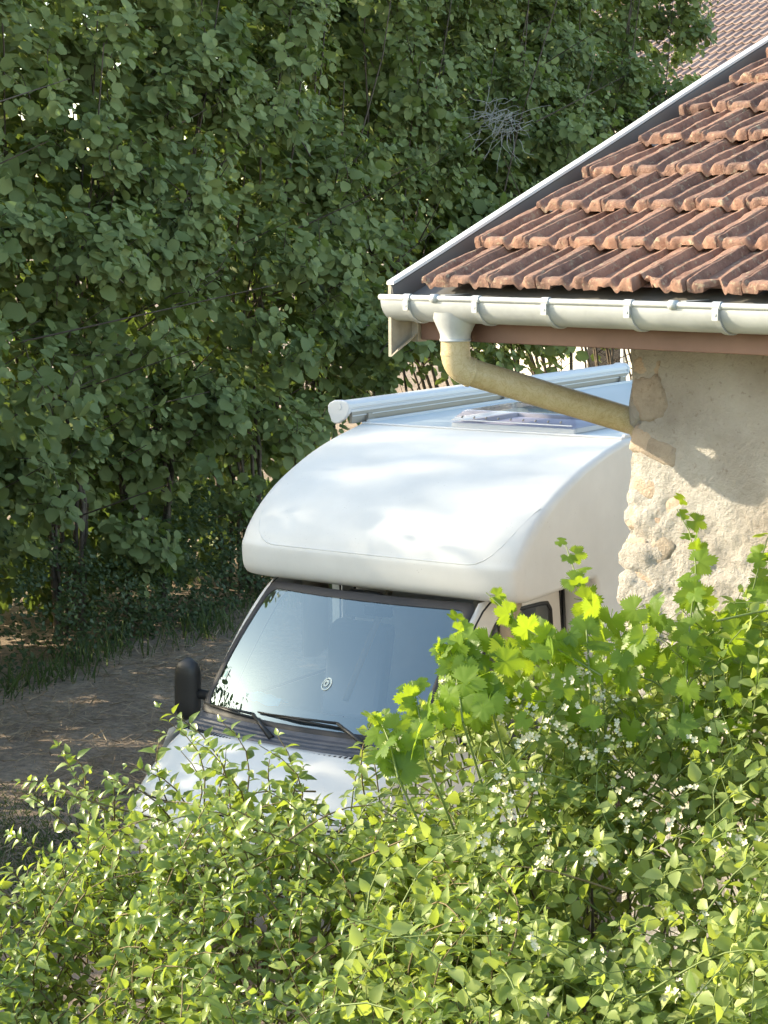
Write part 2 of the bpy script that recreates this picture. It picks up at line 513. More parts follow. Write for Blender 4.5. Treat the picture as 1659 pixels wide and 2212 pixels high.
TM = [tile_mesh('tile', s) for s in (1, 2, 3, 4)] + [tile_mesh('tile', 5, chip=(.0, .045)), tile_mesh('tile', 6, chip=(.10, .02))]
TH = tile_mesh('half_tile', 9, .48)
TS = tile_mesh('tile_sliver', 15, .88)
def place_tile(me, u, r, seed):
    rr = random.Random(seed)
    o = bpy.data.objects.new('tile', me)
    col.objects.link(o); o.parent = roof
    s = r * GA
    base = Vector((u + rr.uniform(-.003, .003), .060 + s * math.cos(AL) + rr.uniform(-.006, .006), 3.977 + .05 + s * math.sin(AL)))
    o.matrix_local = (Matrix.Translation(base) @ Matrix.Rotation(AL - R(5.0) + rr.uniform(-.02, .02), 4, 'X')
                      @ Matrix.Rotation(rr.uniform(-.025, .025), 4, 'Y') @ Matrix.Rotation(rr.uniform(-.022, .022), 4, 'Z'))
for r in range(NROW):
    odd = r % 2
    u0 = .1465 if odd else .249
    if not odd: place_tile(TH, .1465 - .1025 + .004, r, 900 + r)
    else: place_tile(TS, .1465 - TWD + .004, r, 900 + r)
    for k in range(15):
        u = u0 + TWD * k
        if u > 3.1: break
        q = random.Random(r * 31 + k * 7)
        me = TM[q.choice([0, 1, 2, 3, 0, 1, 2, 3, 5])]
        if (r, k) == (0, 4): me = TM[4]
        place_tile(me, u, r, r * 50 + k)
# ridge of the roof and the plain rear slope
rid = []
for k in range(9):
    an = math.pi * k / 8
    rid.append((4.65 + .11 * math.cos(an), 3.98 + 4.65 * TA + .09 * math.sin(an)))
obj('ridge_cap', *extrude(rid, .02, 3.3, 'x'), M['tile'], roof)

# verge flashing: outer plate, folded cap coloured as sunlit, inner tray coloured as shaded
def verge_line(o, dz): return (o, 4.012 + dz + (o - .035) * TA)
cap, tray, plate = [], [], []
oo = np.linspace(.03, 4.65, 40)
wob = [.004 * math.sin(o * 2.1) + .003 * math.sin(o * 5.3 + 1) for o in oo]
cv = []
for o, wv in zip(oo, wob):
    y, z = verge_line(o, .012)
    cv += [(.000 + wv, y, z), (.000 + wv, y, z + .012), (.034 + wv, y, z + .012), (.034 + wv, y, z)]
obj('verge_cap', cv, grid_faces(40, 4, True) + [(3, 2, 1, 0), tuple(range(156, 160))], M['vergelit'], house, False)
pl = []
for o in oo:
    y, z = verge_line(o, .010)
    bz = z - .255 + .075 * float(sstep(.03, .5, o))
    pl += [(.010, y, bz), (.010, y, z), (.024, y, z), (.024, y, bz)]
obj('barge_plate', pl, grid_faces(40, 4, True) + [(3, 2, 1, 0), tuple(range(156, 160))], M['tan'], house, False)
lip = []
for o in oo[:6]:
    y, z = verge_line(o, .010)
    bz = z - .255 + .075 * float(sstep(.03, .5, o))
    lip += [(.0245, y, bz), (.0245, y, bz + .006), (.055, y, bz + .030), (.057, y, bz + .024)]
obj('barge_lip', lip, grid_faces(6, 4, True) + [(3, 2, 1, 0), tuple(range(20, 24))], M['tan'], house, False)
ti = []
for o in oo:
    y, z = verge_line(o, .008)
    ti += [(.0245, y, z), (.030, y, z - .004), (.036, y + .01, z - .075), (.085, y + .02, z - .082), (.19, y + .02, z - .080), (.19, y + .02, z - .088), (.026, y + .01, z - .092)]
obj('verge_tray', ti, grid_faces(40, 7, True) + [tuple(range(7))[::-1]], M['zincdark'], house, False)

# fascia, soffit
obj('fascia_board', *box(.058, 3.3, .150, .178, 3.822, 3.985), M['wood'], house, False, .003)
obj('soffit_board', *box(.058, 3.3, .180, .60, 3.835, 3.850), M['wood'], house, False)
obj('fascia_end_plate', *box(.0245, .0575, .135, .182, 3.815, 3.99), M['tan'], house, False, .002)

# gutter: half round with a rolled bead, brackets, outlet
GR, GZ, GO = .078, 3.970, .075
def gsec(r, a0=-8, a1=188, n=18):
    return [(GO - r * math.cos(R(a0 + (a1 - a0) * k / (n - 1))), GZ - r * math.sin(R(a0 + (a1 - a0) * k / (n - 1)))) for k in range(n)]
sec = gsec(GR) + gsec(GR - .004)[::-1]
gutter = obj('gutter', *extrude(sec, .003, 3.35, 'x'), M['zinc'], house, True, auto=40)
obj('gutter_end', *extrude(gsec(GR - .0045, 0, 180), .006, .009, 'x'), M['zinc'], gutter, False)
obj('bead', *tube([(x, .0, 3.979) for x in np.linspace(-.002, 3.35, 12)], .0105, 14), M['zinc'], gutter)
def bracket(u):
    p = gsec(GR + .0015, -4, 150, 16); q = gsec(GR + .006, -4, 150, 16)
    parts = [extrude(p + q[::-1], u - .010, u + .010, 'x')]
    parts.append(tube([(u - .015, .0, 3.979), (u + .015, .0, 3.979)], .0145, 14))
    parts.append(box(u - .011, u + .011, -.0155, -.0105, 3.935, 3.972))
    parts.append(tube([(u, -.0175, 3.952), (u, -.010, 3.952)], .0055, 8))
    parts.append(box(u - .010, u + .010, .148, .152, 3.90, 3.985))
    obj('bracket', *join(parts), M['zinc'], gutter, True, auto=40)
for u in (.135, .456, .76, 1.10, 1.437, 1.78, 2.12, 2.46, 2.8): bracket(u)
for u in (.262, 1.272):
    obj('bead_sleeve', *tube([(u - .014, 0, 3.979), (u + .014, 0, 3.979)], .0155, 14), M['zinc'], gutter)
for u in (.29, 1.30):
    obj('gutter_strap', *join([box(u, u + .02, .0, .15, 3.9905, 3.9925)]), M['zinc'], gutter, False)
OU, OO = .291, .075
ov = []
for k, (z, ru, rv) in enumerate(((3.930, .088, .075), (3.905, .084, .070), (3.880, .070, .062), (3.855, .056, .054), (3.842, .0535, .0535), (3.832, .0535, .0535))):
    for j in range(24):
        an = 2 * math.pi * j / 24
        ov.append((OU + ru * math.cos(an), OO + rv * math.sin(an), z))
obj('outlet', ov, grid_faces(6, 24, True), M['zinc'], gutter)
obj('outlet_ring', *tube([(OU, OO, 3.836), (OU, OO, 3.828)], .0555, 24), M['zinc'], gutter)
E0 = Vector((OU, OO, 3.832)); E2 = Vector((.652, .615, 3.530))
bend = Vector((OU, OO, 3.735)); dn = (E2 - bend).normalized()
pts = [E0, Vector((OU, OO, 3.80))]
for k in range(9):
    t = k / 8; a = bend + Vector((0, 0, .055)); c = bend + dn * .055
    pts.append(a * (1 - t) ** 2 + bend * 2 * t * (1 - t) + c * t * t)
pipe = obj('downpipe', *tube(pts[2:] + [bend + dn * .10, bend.lerp(E2, .5), E2], .049, 28), M['pvc'], house, True, auto=60)
obj('pipe_collar', *tube([E0, Vector((OU, OO, 3.785))], .0515, 28), M['pvc'], pipe, True, auto=50)
obj('pipe_elbow', *tube([p for p in pts[2:]], .0515, 28), M['pvc'], pipe, True, auto=50)
pj = [Vector(p) for p in pts]
obj('pipe_joint', *tube([Vector((OU, OO, 3.789)), Vector((OU, OO, 3.779))], .0532, 28), M['pvc'], pipe, True, auto=50)
obj('pipe_joint', *tube([bend + dn * .050, bend + dn * .062], .0535, 28), M['pvc'], pipe, True, auto=50)
E3 = E2 + dn * .06
obj('pipe_drop', *tube([E2, E2 + dn * .03, Vector((.60, .84, 3.41)), Vector((.60, .88, 3.3)), Vector((.60, .88, .05))], .049, 20), M['pvc'], pipe)

# ------------------------------------------------------------------ motorhome, frame: x across (0 = its right side), y rearwards, z up
VYAW = R(34.154)
W = 2.086
mh = empty('motorhome', (-.169, 13.806, 0), -VYAW)
tag(mh, 'white motorhome with rounded overcab and roof awning parked beside the stone house', 'motorhome')

def smooth_poly(pts, n):
    """Catmull-Rom through the points"""
    pts = [np.array(p, float) for p in pts]
    P = [2 * pts[0] - pts[1]] + pts + [2 * pts[-1] - pts[-2]]
    out = []
    for i in range(1, len(P) - 2):
        for k in range(n):
            t = k / n
            out.append(.5 * (2 * P[i] + (P[i + 1] - P[i - 1]) * t + (2 * P[i - 1] - 5 * P[i] + 4 * P[i + 1] - P[i + 2]) * t * t + (3 * P[i] - P[i - 1] - 3 * P[i + 1] + P[i + 2]) * t ** 3))
    out.append(pts[-1])
    return out
front = smooth_poly([(0, 2.862), (.30, 2.802), (.60, 2.727), (.88, 2.632), (1.10, 2.535), (1.27, 2.425), (1.385, 2.315), (1.438, 2.235)], 5)
lipp = smooth_poly([(1.447, 2.222), (1.452, 2.205), (1.4535, 2.170), (1.450, 2.110), (1.435, 2.055), (1.395, 2.014), (1.32, 1.998), (1.20, 1.998)], 4)
prof = [np.array(p) for p in [(-4.62, .55), (-4.62, 1.5), (-4.62, 2.55), (-4.60, 2.72), (-4.52, 2.82), (-4.40, 2.862), (-3., 2.862), (-1.5, 2.862), (-.4, 2.862)]] + front + lipp + \
       [np.array(p) for p in [(.9, 2.005), (.50, 2.012), (.42, 2.012), (.385, 1.98), (.38, 1.85), (.38, 1.2), (.38, .55)]]
prof = np.array(prof)
def inset(P, d):
    n = len(P)
    a = np.roll(P, 1, 0); b = np.roll(P, -1, 0)
    t = (b - a); t /= np.linalg.norm(t, axis=1)[:, None] + 1e-9
    nrm = np.stack([t[:, 1], -t[:, 0]], -1)       # clockwise polygon: inward
    return P + nrm * d
def body_shell():
    rad, Rp = .040, .30
    e = np.concatenate([rad * (1 - np.cos(np.linspace(0, math.pi / 2, 7))), np.linspace(rad + .02, .5, 16), [.6, .75, .9, W / 2]])
    us = np.concatenate([e, (W - e[:-1])[::-1]])
    V = []
    for u in us:
        d = min(u, W - u)
        ins = rad - math.sqrt(max(0, rad * rad - max(0, rad - d) ** 2))
        P = inset(prof, ins)
        q = max(0, abs(u - W / 2) - (W / 2 - Rp)) / Rp
        sb = .10 * (1 - (1 - min(q, .999) ** 2.4) ** (1 / 2.0)) + .025 * ((u - W / 2) / (W / 2)) ** 2
        wgt = sstep(.15, 1.4, P[:, 0])
        V.append(np.stack([np.full(len(P), u), -(P[:, 0] - sb * wgt), P[:, 1]], -1))
    n = len(prof)
    V = np.concatenate(V)
    F = []
    for i in range(len(us) - 1):
        for j in range(n):
            k = (j + 1) % n
            F.append((i * n + j, i * n + k, (i + 1) * n + k, (i + 1) * n + j))
    F.append(tuple(range(n))[::-1]); F.append(tuple(range((len(us) - 1) * n, len(us) * n)))
    F = [f[::-1] for f in F]
    return V, F
body = obj('body', *body_shell(), M['paint'], mh, True, auto=33)
def body_pt(u, v, z, lift=0.0):
    q = max(0, abs(u - W / 2) - (W / 2 - .30)) / .30
    sb = .10 * (1 - (1 - min(q, .999) ** 2.4) ** .5) + .025 * ((u - W / 2) / (W / 2)) ** 2
    return (u, -(v - sb * float(sstep(.15, 1.4, v)) + lift), z + lift * .6)
bead = []
for k in range(61):
    s_ = k / 60; e_ = min(s_, 1 - s_)
    f_ = float(sstep(.15, 0., e_))
    q_ = f_ ** 1.6
    v_ = float(np.interp(q_, [0, .35, .7, 1], [1.440, 1.385, 1.27, 1.10])); z_ = float(np.interp(q_, [0, .35, .7, 1], [2.230, 2.315, 2.425, 2.535]))
    d_ = lerp(.055 + e_ * W * .93, .030, f_ * .5)
    bead.append(body_pt(d_ if s_ < .5 else W - d_, v_, z_, -.001))
obj('moulding', *tube(bead, .0065, 6), M['paint'], mh)
# roof furniture
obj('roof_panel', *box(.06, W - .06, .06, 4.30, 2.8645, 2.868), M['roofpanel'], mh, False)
obj('roof_seam', *box(.03, W - .03, -.012, .026, 2.861, 2.872), M['alu'], mh, False, .003)
obj('roof_rail', *box(.035, .060, .04, 4.3, 2.862, 2.884), M['alu'], mh, False, .003)
obj('roof_rail', *box(W - .060, W - .035, .04, 4.3, 2.862, 2.884), M['alu'], mh, False, .003)
aw = obj('awning', *extrude([(-.150, 2.925), (-.163, 2.95), (-.165, 2.985), (-.150, 3.002), (-.118, 3.018), (-.06, 3.022), (-.02, 3.015), (.002, 3.000), (.006, 2.978), (-.004, 2.984), (-.004, 2.965), (.004, 2.960), (.004, 2.946), (-.02, 2.940), (-.10, 2.905)], -.10, 4.06, 'y'), M['alu'], mh, True, auto=30)
obj('awning_recess', *box(-.022, .000, -.085, 4.04, 2.866, 2.945), M['alugrey'], aw, False)
obj('awning_rail', *box(.0005, .006, -.08, 4.03, 2.915, 2.921), M['alu'], aw, False)
endp = [(-.150, 2.900), (-.172, 2.95), (-.174, 2.99), (-.157, 3.008), (-.12, 3.027), (-.06, 3.031), (-.015, 3.023), (.010, 3.004), (.014, 2.975), (.004, 2.94), (-.03, 2.90), (-.08, 2.868), (-.12, 2.864), (-.143, 2.878)]
obj('awning_end_cap', *extrude(endp, -.135, -.101, 'y'), M['alu'], aw, False, .010)
obj('awning_end_cap', *extrude(endp, 4.061, 4.095, 'y'), M['alu'], aw, False, .010)
sc_v = []
obj('end_screw', *tube([(-.075, -.139, 2.985), (-.075, -.134, 2.985)], .022, 18), M['alu'], aw, True, auto=40)
for y in (.09, 1.95, 3.90):
    obj('awning_bracket', *join([box(-.02, .020, y, y + .05, 2.8845, 2.925), box(.012, .03, y - .02, y + .07, 2.872, 2.89)]), M['alugrey'], aw, False, .003)
# roof hatch: clear dome on a pale frame
def frustum(a, b, z0, z1):
    (x0, x1, y0, y1), (p0, p1, q0, q1) = a, b
    V = [(x0, y0, z0), (x1, y0, z0), (x1, y1, z0), (x0, y1, z0), (p0, q0, z1), (p1, q0, z1), (p1, q1, z1), (p0, q1, z1)]
    return V, [(4, 5, 6, 7), (0, 1, 5, 4), (1, 2, 6, 5), (2, 3, 7, 6), (3, 0, 4, 7)]
hatch = obj('roof_hatch', *frustum((.72, 1.70, .015, .92), (.79, 1.63, .11, .82), 2.905, 2.985), M['acrylic'], mh, False, .02)
obj('hatch_frame', *join([box(.74, 1.68, .035, .075, 2.8685, 2.903), box(.74, 1.68, .86, .90, 2.8685, 2.903), box(.74, .78, .076, .859, 2.8685, 2.903), box(1.64, 1.68, .076, .859, 2.8685, 2.903)]), M['alu'], hatch, False, .004)
obj('hatch_blind', *box(.785, 1.635, .08, .855, 2.8690, 2.874), mat('blind', (.62, .60, .64), .7), hatch, False)
obj('hatch_ledge', *box(.75, 1.67, .020, .034, 2.920, 2.926), M['alu'], hatch, False)
for k in range(9):
    u = .82 + k * .095
    obj('hatch_rivet', *tube([(u, .035, 2.938), (u, .050, 2.946)], .006, 8), M['alugrey'], hatch)

# cab
def ws_pt(s, t, off=0.0):
    ic = lerp(.235, .275, t)
    u = lerp(ic, W - ic, s)
    bow = 4 * s * (1 - s)
    v = lerp(2.075, 1.372, t) + bow * lerp(.13, .085, t) + .055 * math.sin(math.pi * t)
    z = lerp(1.277, 1.990, t)
    return (u, -(v + off * .7), z + off * .7)
ns, nt = 25, 13
def rr(s0, s1, t0, t1):        # rounded rectangle warp of the unit square, keeps grid topology
    V = []
    for i in range(nt):
        for j in range(ns):
            V.append((lerp(s0, s1, j / (ns - 1)), lerp(t0, t1, i / (nt - 1))))
    return V
ws = obj('windscreen', [ws_pt(s, t) for s, t in rr(.028, .972, .035, .955)], grid_faces(nt, ns), M['glass'], mh)
# seal: a frame of black rubber round the glass with rounded inner corners
def loop(s0, s1, t0, t1, r, n=8):
    L = []
    for (cs, ct, a0) in ((s1 - r, t1 - r * 2.2, 0), (s0 + r, t1 - r * 2.2, 90), (s0 + r, t0 + r * 2.2, 180), (s1 - r, t0 + r * 2.2, 270)):
        for k in range(n):
            a = R(a0 + 90 * k / (n - 1))
            L.append((cs + r * math.cos(a), ct + r * 2.2 * math.sin(a)))
    # densify long sides
    out = []
    for i in range(len(L)):
        p, q = L[i], L[(i + 1) % len(L)]
        m = 1 if i % n != n - 1 else 10
        for k in range(m): out.append((lerp(p[0], q[0], k / m), lerp(p[1], q[1], k / m)))
    return out
lo, li2 = loop(0, 1, 0, 1, .035), loop(.026, .974, .045, .945, .040)
n = len(lo)
sv = [ws_pt(*p, .004) for p in lo] + [ws_pt(*p, .012) for p in [(lerp(a[0], b[0], .5), lerp(a[1], b[1], .5)) for a, b in zip(lo, li2)]] + [ws_pt(*p, .004) for p in li2]
obj('windscreen_seal', sv, grid_faces(3, n, True), M['rubber'], ws)
# small toll sticker, round emblem sticker
def patch(s0, s1, t0, t1, off): return [ws_pt(s0, t0, off), ws_pt(s1, t0, off), ws_pt(s1, t1, off), ws_pt(s0, t1, off)]
obj('sticker', patch(.040, .062, .255, .335, .004), [(0, 1, 2, 3)], M['sticker'], ws, False)
obj('sticker', patch(.046, .056, .275, .315, .006), [(0, 1, 2, 3)], M['stickerink'], ws, False)
def ring(cs, ct, r0, r1, off, m, squash=2.0):
    nn = 28
    V = []
    for r in (r0, r1):
        for k in range(nn):
            a = 2 * math.pi * k / nn
            V.append(ws_pt(cs + r * math.cos(a), ct + r * squash * math.sin(a), off))
    if r0 == 0:
        return obj('round_sticker', V[nn:], [tuple(range(nn))], m, ws, False)
    return obj('round_sticker', V, grid_faces(2, nn, True), m, ws, False)
ring(.555, .36, .016, .021, .004, M['sticker'], 2.2)
ring(.552, .365, .005, .011, .004, M['sticker'], 2.2)
# cowl below the screen
cv = []
nc = 30
rows_c = [(2.035, 1.290), (2.075, 1.285), (2.10, 1.266), (2.13, 1.262), (2.137, 1.252), (2.165, 1.250), (2.172, 1.240), (2.205, 1.238), (2.213, 1.226), (2.262, 1.216), (2.27, 1.190)]
for (v, z) in rows_c:
    for j in range(nc):
        s = j / (nc - 1)
        u = lerp(.195, W - .195, s)
        k = abs(2 * s - 1)
        cv.append((u, -(v + .13 * 4 * s * (1 - s) - .05 * k ** 8), z - .03 * k ** 6))
cowl = obj('cowl_panel', cv, grid_faces(len(rows_c), nc), M['cowl'], mh, False)
for k0, k1 in ((.08, .30), (.52, .80)):
    for q in range(16):
        s = lerp(k0, k1, q / 15)
        u = lerp(.150, W - .150, s); v = 2.238 + .13 * 4 * s * (1 - s)
        x, F = box(u - .006, u + .006, -v - .016, -v + .016, 1.217, 1.2255)
        obj('vent_slot', x, F, M['rubber'], cowl, False)
# bonnet
def hood_pt(s, t):
    u = lerp(lerp(.205, .235, t), W - lerp(.205, .235, t), s)
    b = 4 * s * (1 - s)
    k = abs(2 * s - 1)
    v = lerp(2.225, 2.70, t) + b * lerp(.13, .17, t) - .04 * k ** 8
    z = lerp(1.215, .955, t ** 1.45) + .035 * b ** .5 * (1 - .3 * t) - .03
    z += .012 * sstep(.80, .86, k) - .008
    return (u, -v, z - .035 * k ** 10)
hood = obj('bonnet', [hood_pt(j / 30, i / 14) for i in range(15) for j in range(31)], grid_faces(15, 31), M['paint'], mh, True, solid=.02)
# nose and wings
def lathe_side(sgn):
    """front wing from the bonnet edge down to the sill, sgn 0 = image left, 1 = image right"""
    V = []
    ts = np.linspace(0, 1, 12)
    for t in ts:
        u, y, z = hood_pt(0.0, t)
        for k, (du, dz) in enumerate(((.004, -.008), (-.015, -.05), (-.045, -.14), (-.075, -.28), (-.085, -.45), (-.06, -.60))):
            uu = u + du
            V.append((uu if sgn == 0 else W - uu, y + (.0 if t > 0 else 0), max(.33, z + dz)))
    F = grid_faces(len(ts), 6)
    return V, F
for s in (0, 1):
    obj('front_wing', *lathe_side(s), M['paint'], mh, True, solid=.01)
nose = []
for i, (dv, z) in enumerate(((.0, .90), (.035, .885), (.05, .84), (.055, .76), (.05, .70))):
    for j in range(31):
        s = j / 30
        u, y, zz = hood_pt(s, 1)
        nose.append((u, y - dv, z if i else zz - .012))
obj('grille_panel', nose, grid_faces(5, 31), M['paint'], mh, True, solid=.01)
bm = []
for i, (dv, z, du) in enumerate(((.03, .70, .0), (.11, .69, .05), (.135, .62, .075), (.135, .45, .085), (.10, .34, .07), (.0, .32, .0))):
    for j in range(31):
        s = j / 30
        u, y, zz = hood_pt(s, 1)
        k = (2 * s - 1)
        bm.append((u + du * 1.6 * k, y - dv + .25 * abs(k) ** 10, z + (.13 * abs(k) ** 10 if i < 2 else 0)))
obj('bumper', bm, grid_faces(6, 31), M['bumper'], mh, True, solid=.012)
for s in (0, 1):
    x, F = box(*((.30, .52) if s == 0 else (W - .52, W - .30)), -2.845, -2.79, .74, .86)
    obj('headlight', x, F, M['lamp'], mh, False, .012)
# cab sides with doors
def us(z): return .06 + .15 * float(sstep(.85, 1.24, z)) + .035 * max(0., (z - 1.24) / .76)
def side(sgn, v, z, off=0.): return ((us(z) - off) if sgn == 0 else W - us(z) + off, -v, z)
door_out = [(.42, .55), (.42, 1.22), (.43, 1.6), (.45, 2.0), (.8, 2.005), (1.10, 2.005), (1.22, 1.998), (1.293, 1.985), (1.38, 1.945), (1.464, 1.880), (1.584, 1.752), (1.80, 1.50), (1.97, 1.26), (1.99, 1.1), (1.99, .55)]
win_in = [(.56, 1.26), (.548, 1.3), (.545, 1.62), (.56, 1.84), (.60, 1.885), (.70, 1.895), (1.00, 1.905), (1.10, 1.905), (1.18, 1.890), (1.26, 1.84), (1.40, 1.70), (1.58, 1.50), (1.72, 1.32), (1.73, 1.27), (1.70, 1.25)]
win_gl = [(lerp(a, 1.08, .045), lerp(b, 1.55, .07)) for a, b in win_in]
for s in (0, 1):
    n = len(door_out)
    V = [side(s, *p) for p in door_out] + [side(s, *p) for p in win_in]
    F = grid_faces(2, n, True)
    d = obj('cab_door', V, F, M['paint'], mh, False)
    V = [side(s, *p, .006) for p in win_in] + [side(s, lerp(a[0], b[0], .5), lerp(a[1], b[1], .5), .016) for a, b in zip(win_in, win_gl)] + [side(s, *p, .002) for p in win_gl]
    obj('window_seal', V, grid_faces(3, n, True), M['rubber'], d, True)
    obj('door_window', [side(s, *p, .0) for p in win_gl], [tuple(range(n))], M['sideglass'], d, False)
    seam = [side(s, a, b, .003) for a, b in door_out[1:13]]
    obj('door_seam', *tube(seam, .006, 6), M['rubber'], d)
    obj('door_handle', *box(*((us(1.1) - .03, us(1.1) - .006) if s == 0 else (W - us(1.1) + .006, W - us(1.1) + .03)), -.62, -.48, 1.08, 1.12), M['black'], d, False, .006)
    # pillar between door and screen, and the strip behind the door
    edge_ws = [ws_pt(0.0 if s == 0 else 1.0, t) for t in np.linspace(0, 1, 9)]
    dd = [(1.97, 1.255), (1.90, 1.36), (1.80, 1.48), (1.70, 1.60), (1.60, 1.72), (1.50, 1.83), (1.42, 1.905), (1.33, 1.968), (1.24, 2.0)]
    V = [e for e in edge_ws] + [side(s, a + .012, b, .0) for a, b in dd]
    V2 = [((p[0] + q[0]) / 2 + (-.012 if s == 0 else .012), (p[1] + q[1]) / 2 - .012, (p[2] + q[2]) / 2 + .006) for p, q in zip(V[:9], V[9:])]
    obj('windscreen_pillar', V[:9] + V2 + V[9:], grid_faces(3, 9), M['paint'], mh, True)
    obj('door_trim', *tube([side(s, .405, z, .004) for z in (1.98, 1.6, 1.2, .6)], .012, 6), M['black'], mh)
    V, F = [], []
    for v in (2.0, 2.2, 2.35):
        V += [side(s, v, 1.25 - .1 * (v - 2.0)), side(s, v, .9), side(s, v, .5)]
    obj('scuttle_panel', V, grid_faces(3, 3), M['paint'], mh, True)
    # wheels
    for vv in (1.75, -2.6):
        x = .12 if s == 0 else W - .12
        sg = 1 if s == 0 else -1
        wv = []
        prf = [(.0, .20), (-.02, .25), (-.03, .30), (-.01, .325), (.10, .33), (.18, .325), (.20, .28), (.20, .20)]
        for (a, r) in prf:
            for k in range(28):
                an = 2 * math.pi * k / 28
                wv.append((x + sg * a, -vv + r * math.cos(an), .33 + r * math.sin(an)))
        wh = obj('wheel', wv, grid_faces(len(prf), 28, True), M['tyre'], mh)
        rv = []
        for (a, r) in ((.0, .20), (.02, .17), (.03, .10), (.0, .06), (.0, .001)):
            for k in range(28):
                an = 2 * math.pi * k / 28
                rv.append((x + sg * a, -vv + r * math.cos(an), .33 + r * math.sin(an)))
        obj('rim', rv, grid_faces(5, 28, True), M['alu'], wh)
# floor of the cab
obj('cab_floor', *box(.12, W - .12, -2.3, -.36, .50, .55), M['dash'], mh, False)
# side marker lamp and locker seam on the body
obj('side_marker', *box(W + .001, W + .012, .20, .30, 2.03, 2.07), M['alugrey'], mh, False, .003)
obj('locker_seam', *tube([(W + .001, .16, 1.98), (W + .001, .16, 1.3), (W + .001, .9, 1.3)], .005, 6), M['alugrey'], mh)
obj('locker_seam', *tube([(W + .001, .16, 1.98), (W + .001, .9, 1.98)], .005, 6), M['alugrey'], mh)
# mirrors
def mirror(sgn):
    sg = -1 if sgn == 0 else 1
    x0 = us(1.2) if sgn == 0 else W - us(1.2)
    V = []
    cx, cy, cz = (-.205 if sgn == 0 else W + .205), -1.66, 1.27
    nz, na = 14, 20
    for i in range(nz):
        t = i / (nz - 1)
        z = cz - .21 + .42 * t
        k = max(0.03, (1 - abs(2 * t - 1) ** 5)) ** .5
        for j in range(na):
            a = 2 * math.pi * j / na
            ca, sa = math.cos(a), math.sin(a)
            rx = .098 * k * (abs(ca) ** .7) * math.copysign(1, ca)
            ry = .062 * k * (abs(sa) ** .75) * math.copysign(1, sa)
            if sa > 0: ry *= .45
            V.append((cx + rx - sg * .012 * (t - .5), cy + ry, z))
    mi = obj('side_mirror', V, grid_faces(nz, na, True) + [tuple(range(na))[::-1], tuple(range((nz - 1) * na, nz * na))], M['black'], mh)
    obj('mirror_arm', *tube([(cx - sg * .05, cy, 1.25), (x0 + sg * .12, cy + .01, 1.245), (x0 + sg * .03, cy, 1.225), (x0 - sg * .02, cy, 1.215)], [.034, .03, .036, .05], 12), M['black'], mi)
    obj('mirror_glass', *box(cx - .075, cx + .075, cy + .024, cy + .0275, cz - .16, cz + .16), M['chrome'], mi, False)
mirror(0); mirror(1)
# wipers
def wiper(pivot, elbow, tip, knee):
    w = obj('wiper', *tube([ws_pt(*pivot, .05), ws_pt(*[lerp(a, b, .5) for a, b in zip(pivot, elbow)], .05), ws_pt(*elbow, .035)], [.020, .013, .010], 8), M['black'], mh)
    m = [lerp(a, b, .5) for a, b in zip(knee, tip)]
    obj('wiper_blade', *tube([ws_pt(*knee, .016), ws_pt(*m, .022), ws_pt(*tip, .014)], [.006, .009, .005], 6), M['black'], w)
    obj('wiper_yoke', *tube([ws_pt(*elbow, .035), ws_pt(*[lerp(a, b, .45) for a, b in zip(elbow, tip)], .030), ws_pt(*[lerp(a, b, .8) for a, b in zip(elbow, tip)], .02)], [.009, .007, .004], 6), M['black'], w)
wiper((.44, -.09), (.30, .055), (.012, .052), (.315, .035))
wiper((.86, -.09), (.68, .085), (.31, .085), (.70, .065))

# inside the cab
dash = []
for (v, z) in ((2.00, 1.238), (1.85, 1.250), (1.68, 1.258), (1.56, 1.25), (1.51, 1.18), (1.53, .95), (1.58, .6)):
    for j in range(21):
        s = j / 20
        hump = .06 * math.exp(-((s - .74) / .12) ** 2) * (1 if 1.5 < v < 1.8 else 0)
        dash.append((lerp(.21, W - .21, s), -(v + .10 * 4 * s * (1 - s)), z + hump))
obj('dashboard', dash, grid_faces(7, 21), M['dash'], mh)
cxs, cys, czs = 1.52, -1.42, 1.12
sw = [(cxs + .19 * math.cos(a), cys + .19 * math.sin(a) * .55, czs + .19 * math.sin(a) * .83) for a in np.linspace(0, 2 * math.pi, 33)]
stw = obj('steering_wheel', *tube(sw, .014, 8, False), M['black'], mh)
obj('wheel_hub', *tube([(cxs, cys - .03, czs - .03), (cxs, cys + .02, czs + .02)], .06, 14), M['black'], stw)
obj('wheel_spoke', *join([tube([(cxs - .18, cys, czs), (cxs + .18, cys, czs)], .012, 6), tube([(cxs, cys, czs), (cxs, cys - .095, czs - .15)], .012, 6)]), M['black'], stw)
def seat(cx):
    st = obj('seat', *extrude([(-.20, 1.02), (.18, .98), (.24, .90), (.2, .80), (-.22, .82)], cx - .24, cx + .24, 'x'), M['seat'], mh, False, .04)
    st.location = (0, -.95, 0)
    obj('seat_back', *extrude([(-.02, 1.03), (.10, 1.03), (.24, 1.60), (.20, 1.66), (.10, 1.62)], cx - .23, cx + .23, 'x'), M['seat'], st, False, .04)
    obj('head_rest', *extrude([(.12, 1.675), (.22, 1.675), (.25, 1.84), (.16, 1.86)], cx - .13, cx + .13, 'x'), M['seat'], st, False, .03)
seat(.56); seat(1.52)
obj('cab_pole', *tube([(.78, -1.30, 1.25), (.80, -.75, 1.97)], .022, 8), M['curtain'], mh)
obj('curtain', *extrude([(1.70, -1.25), (1.74, -1.20), (1.78, -1.24), (1.82, -1.16), (1.86, -1.20), (1.87, -1.0), (1.84, -.9), (1.70, -1.1)], 1.45, 1.985, 'z'), M['curtain'], mh)
obj('curtain', *extrude([(.40, -1.10), (.34, -1.15), (.30, -1.08), (.25, -1.0), (.24, -.8), (.30, -.8)], 1.45, 1.985, 'z'), M['curtain'], mh)
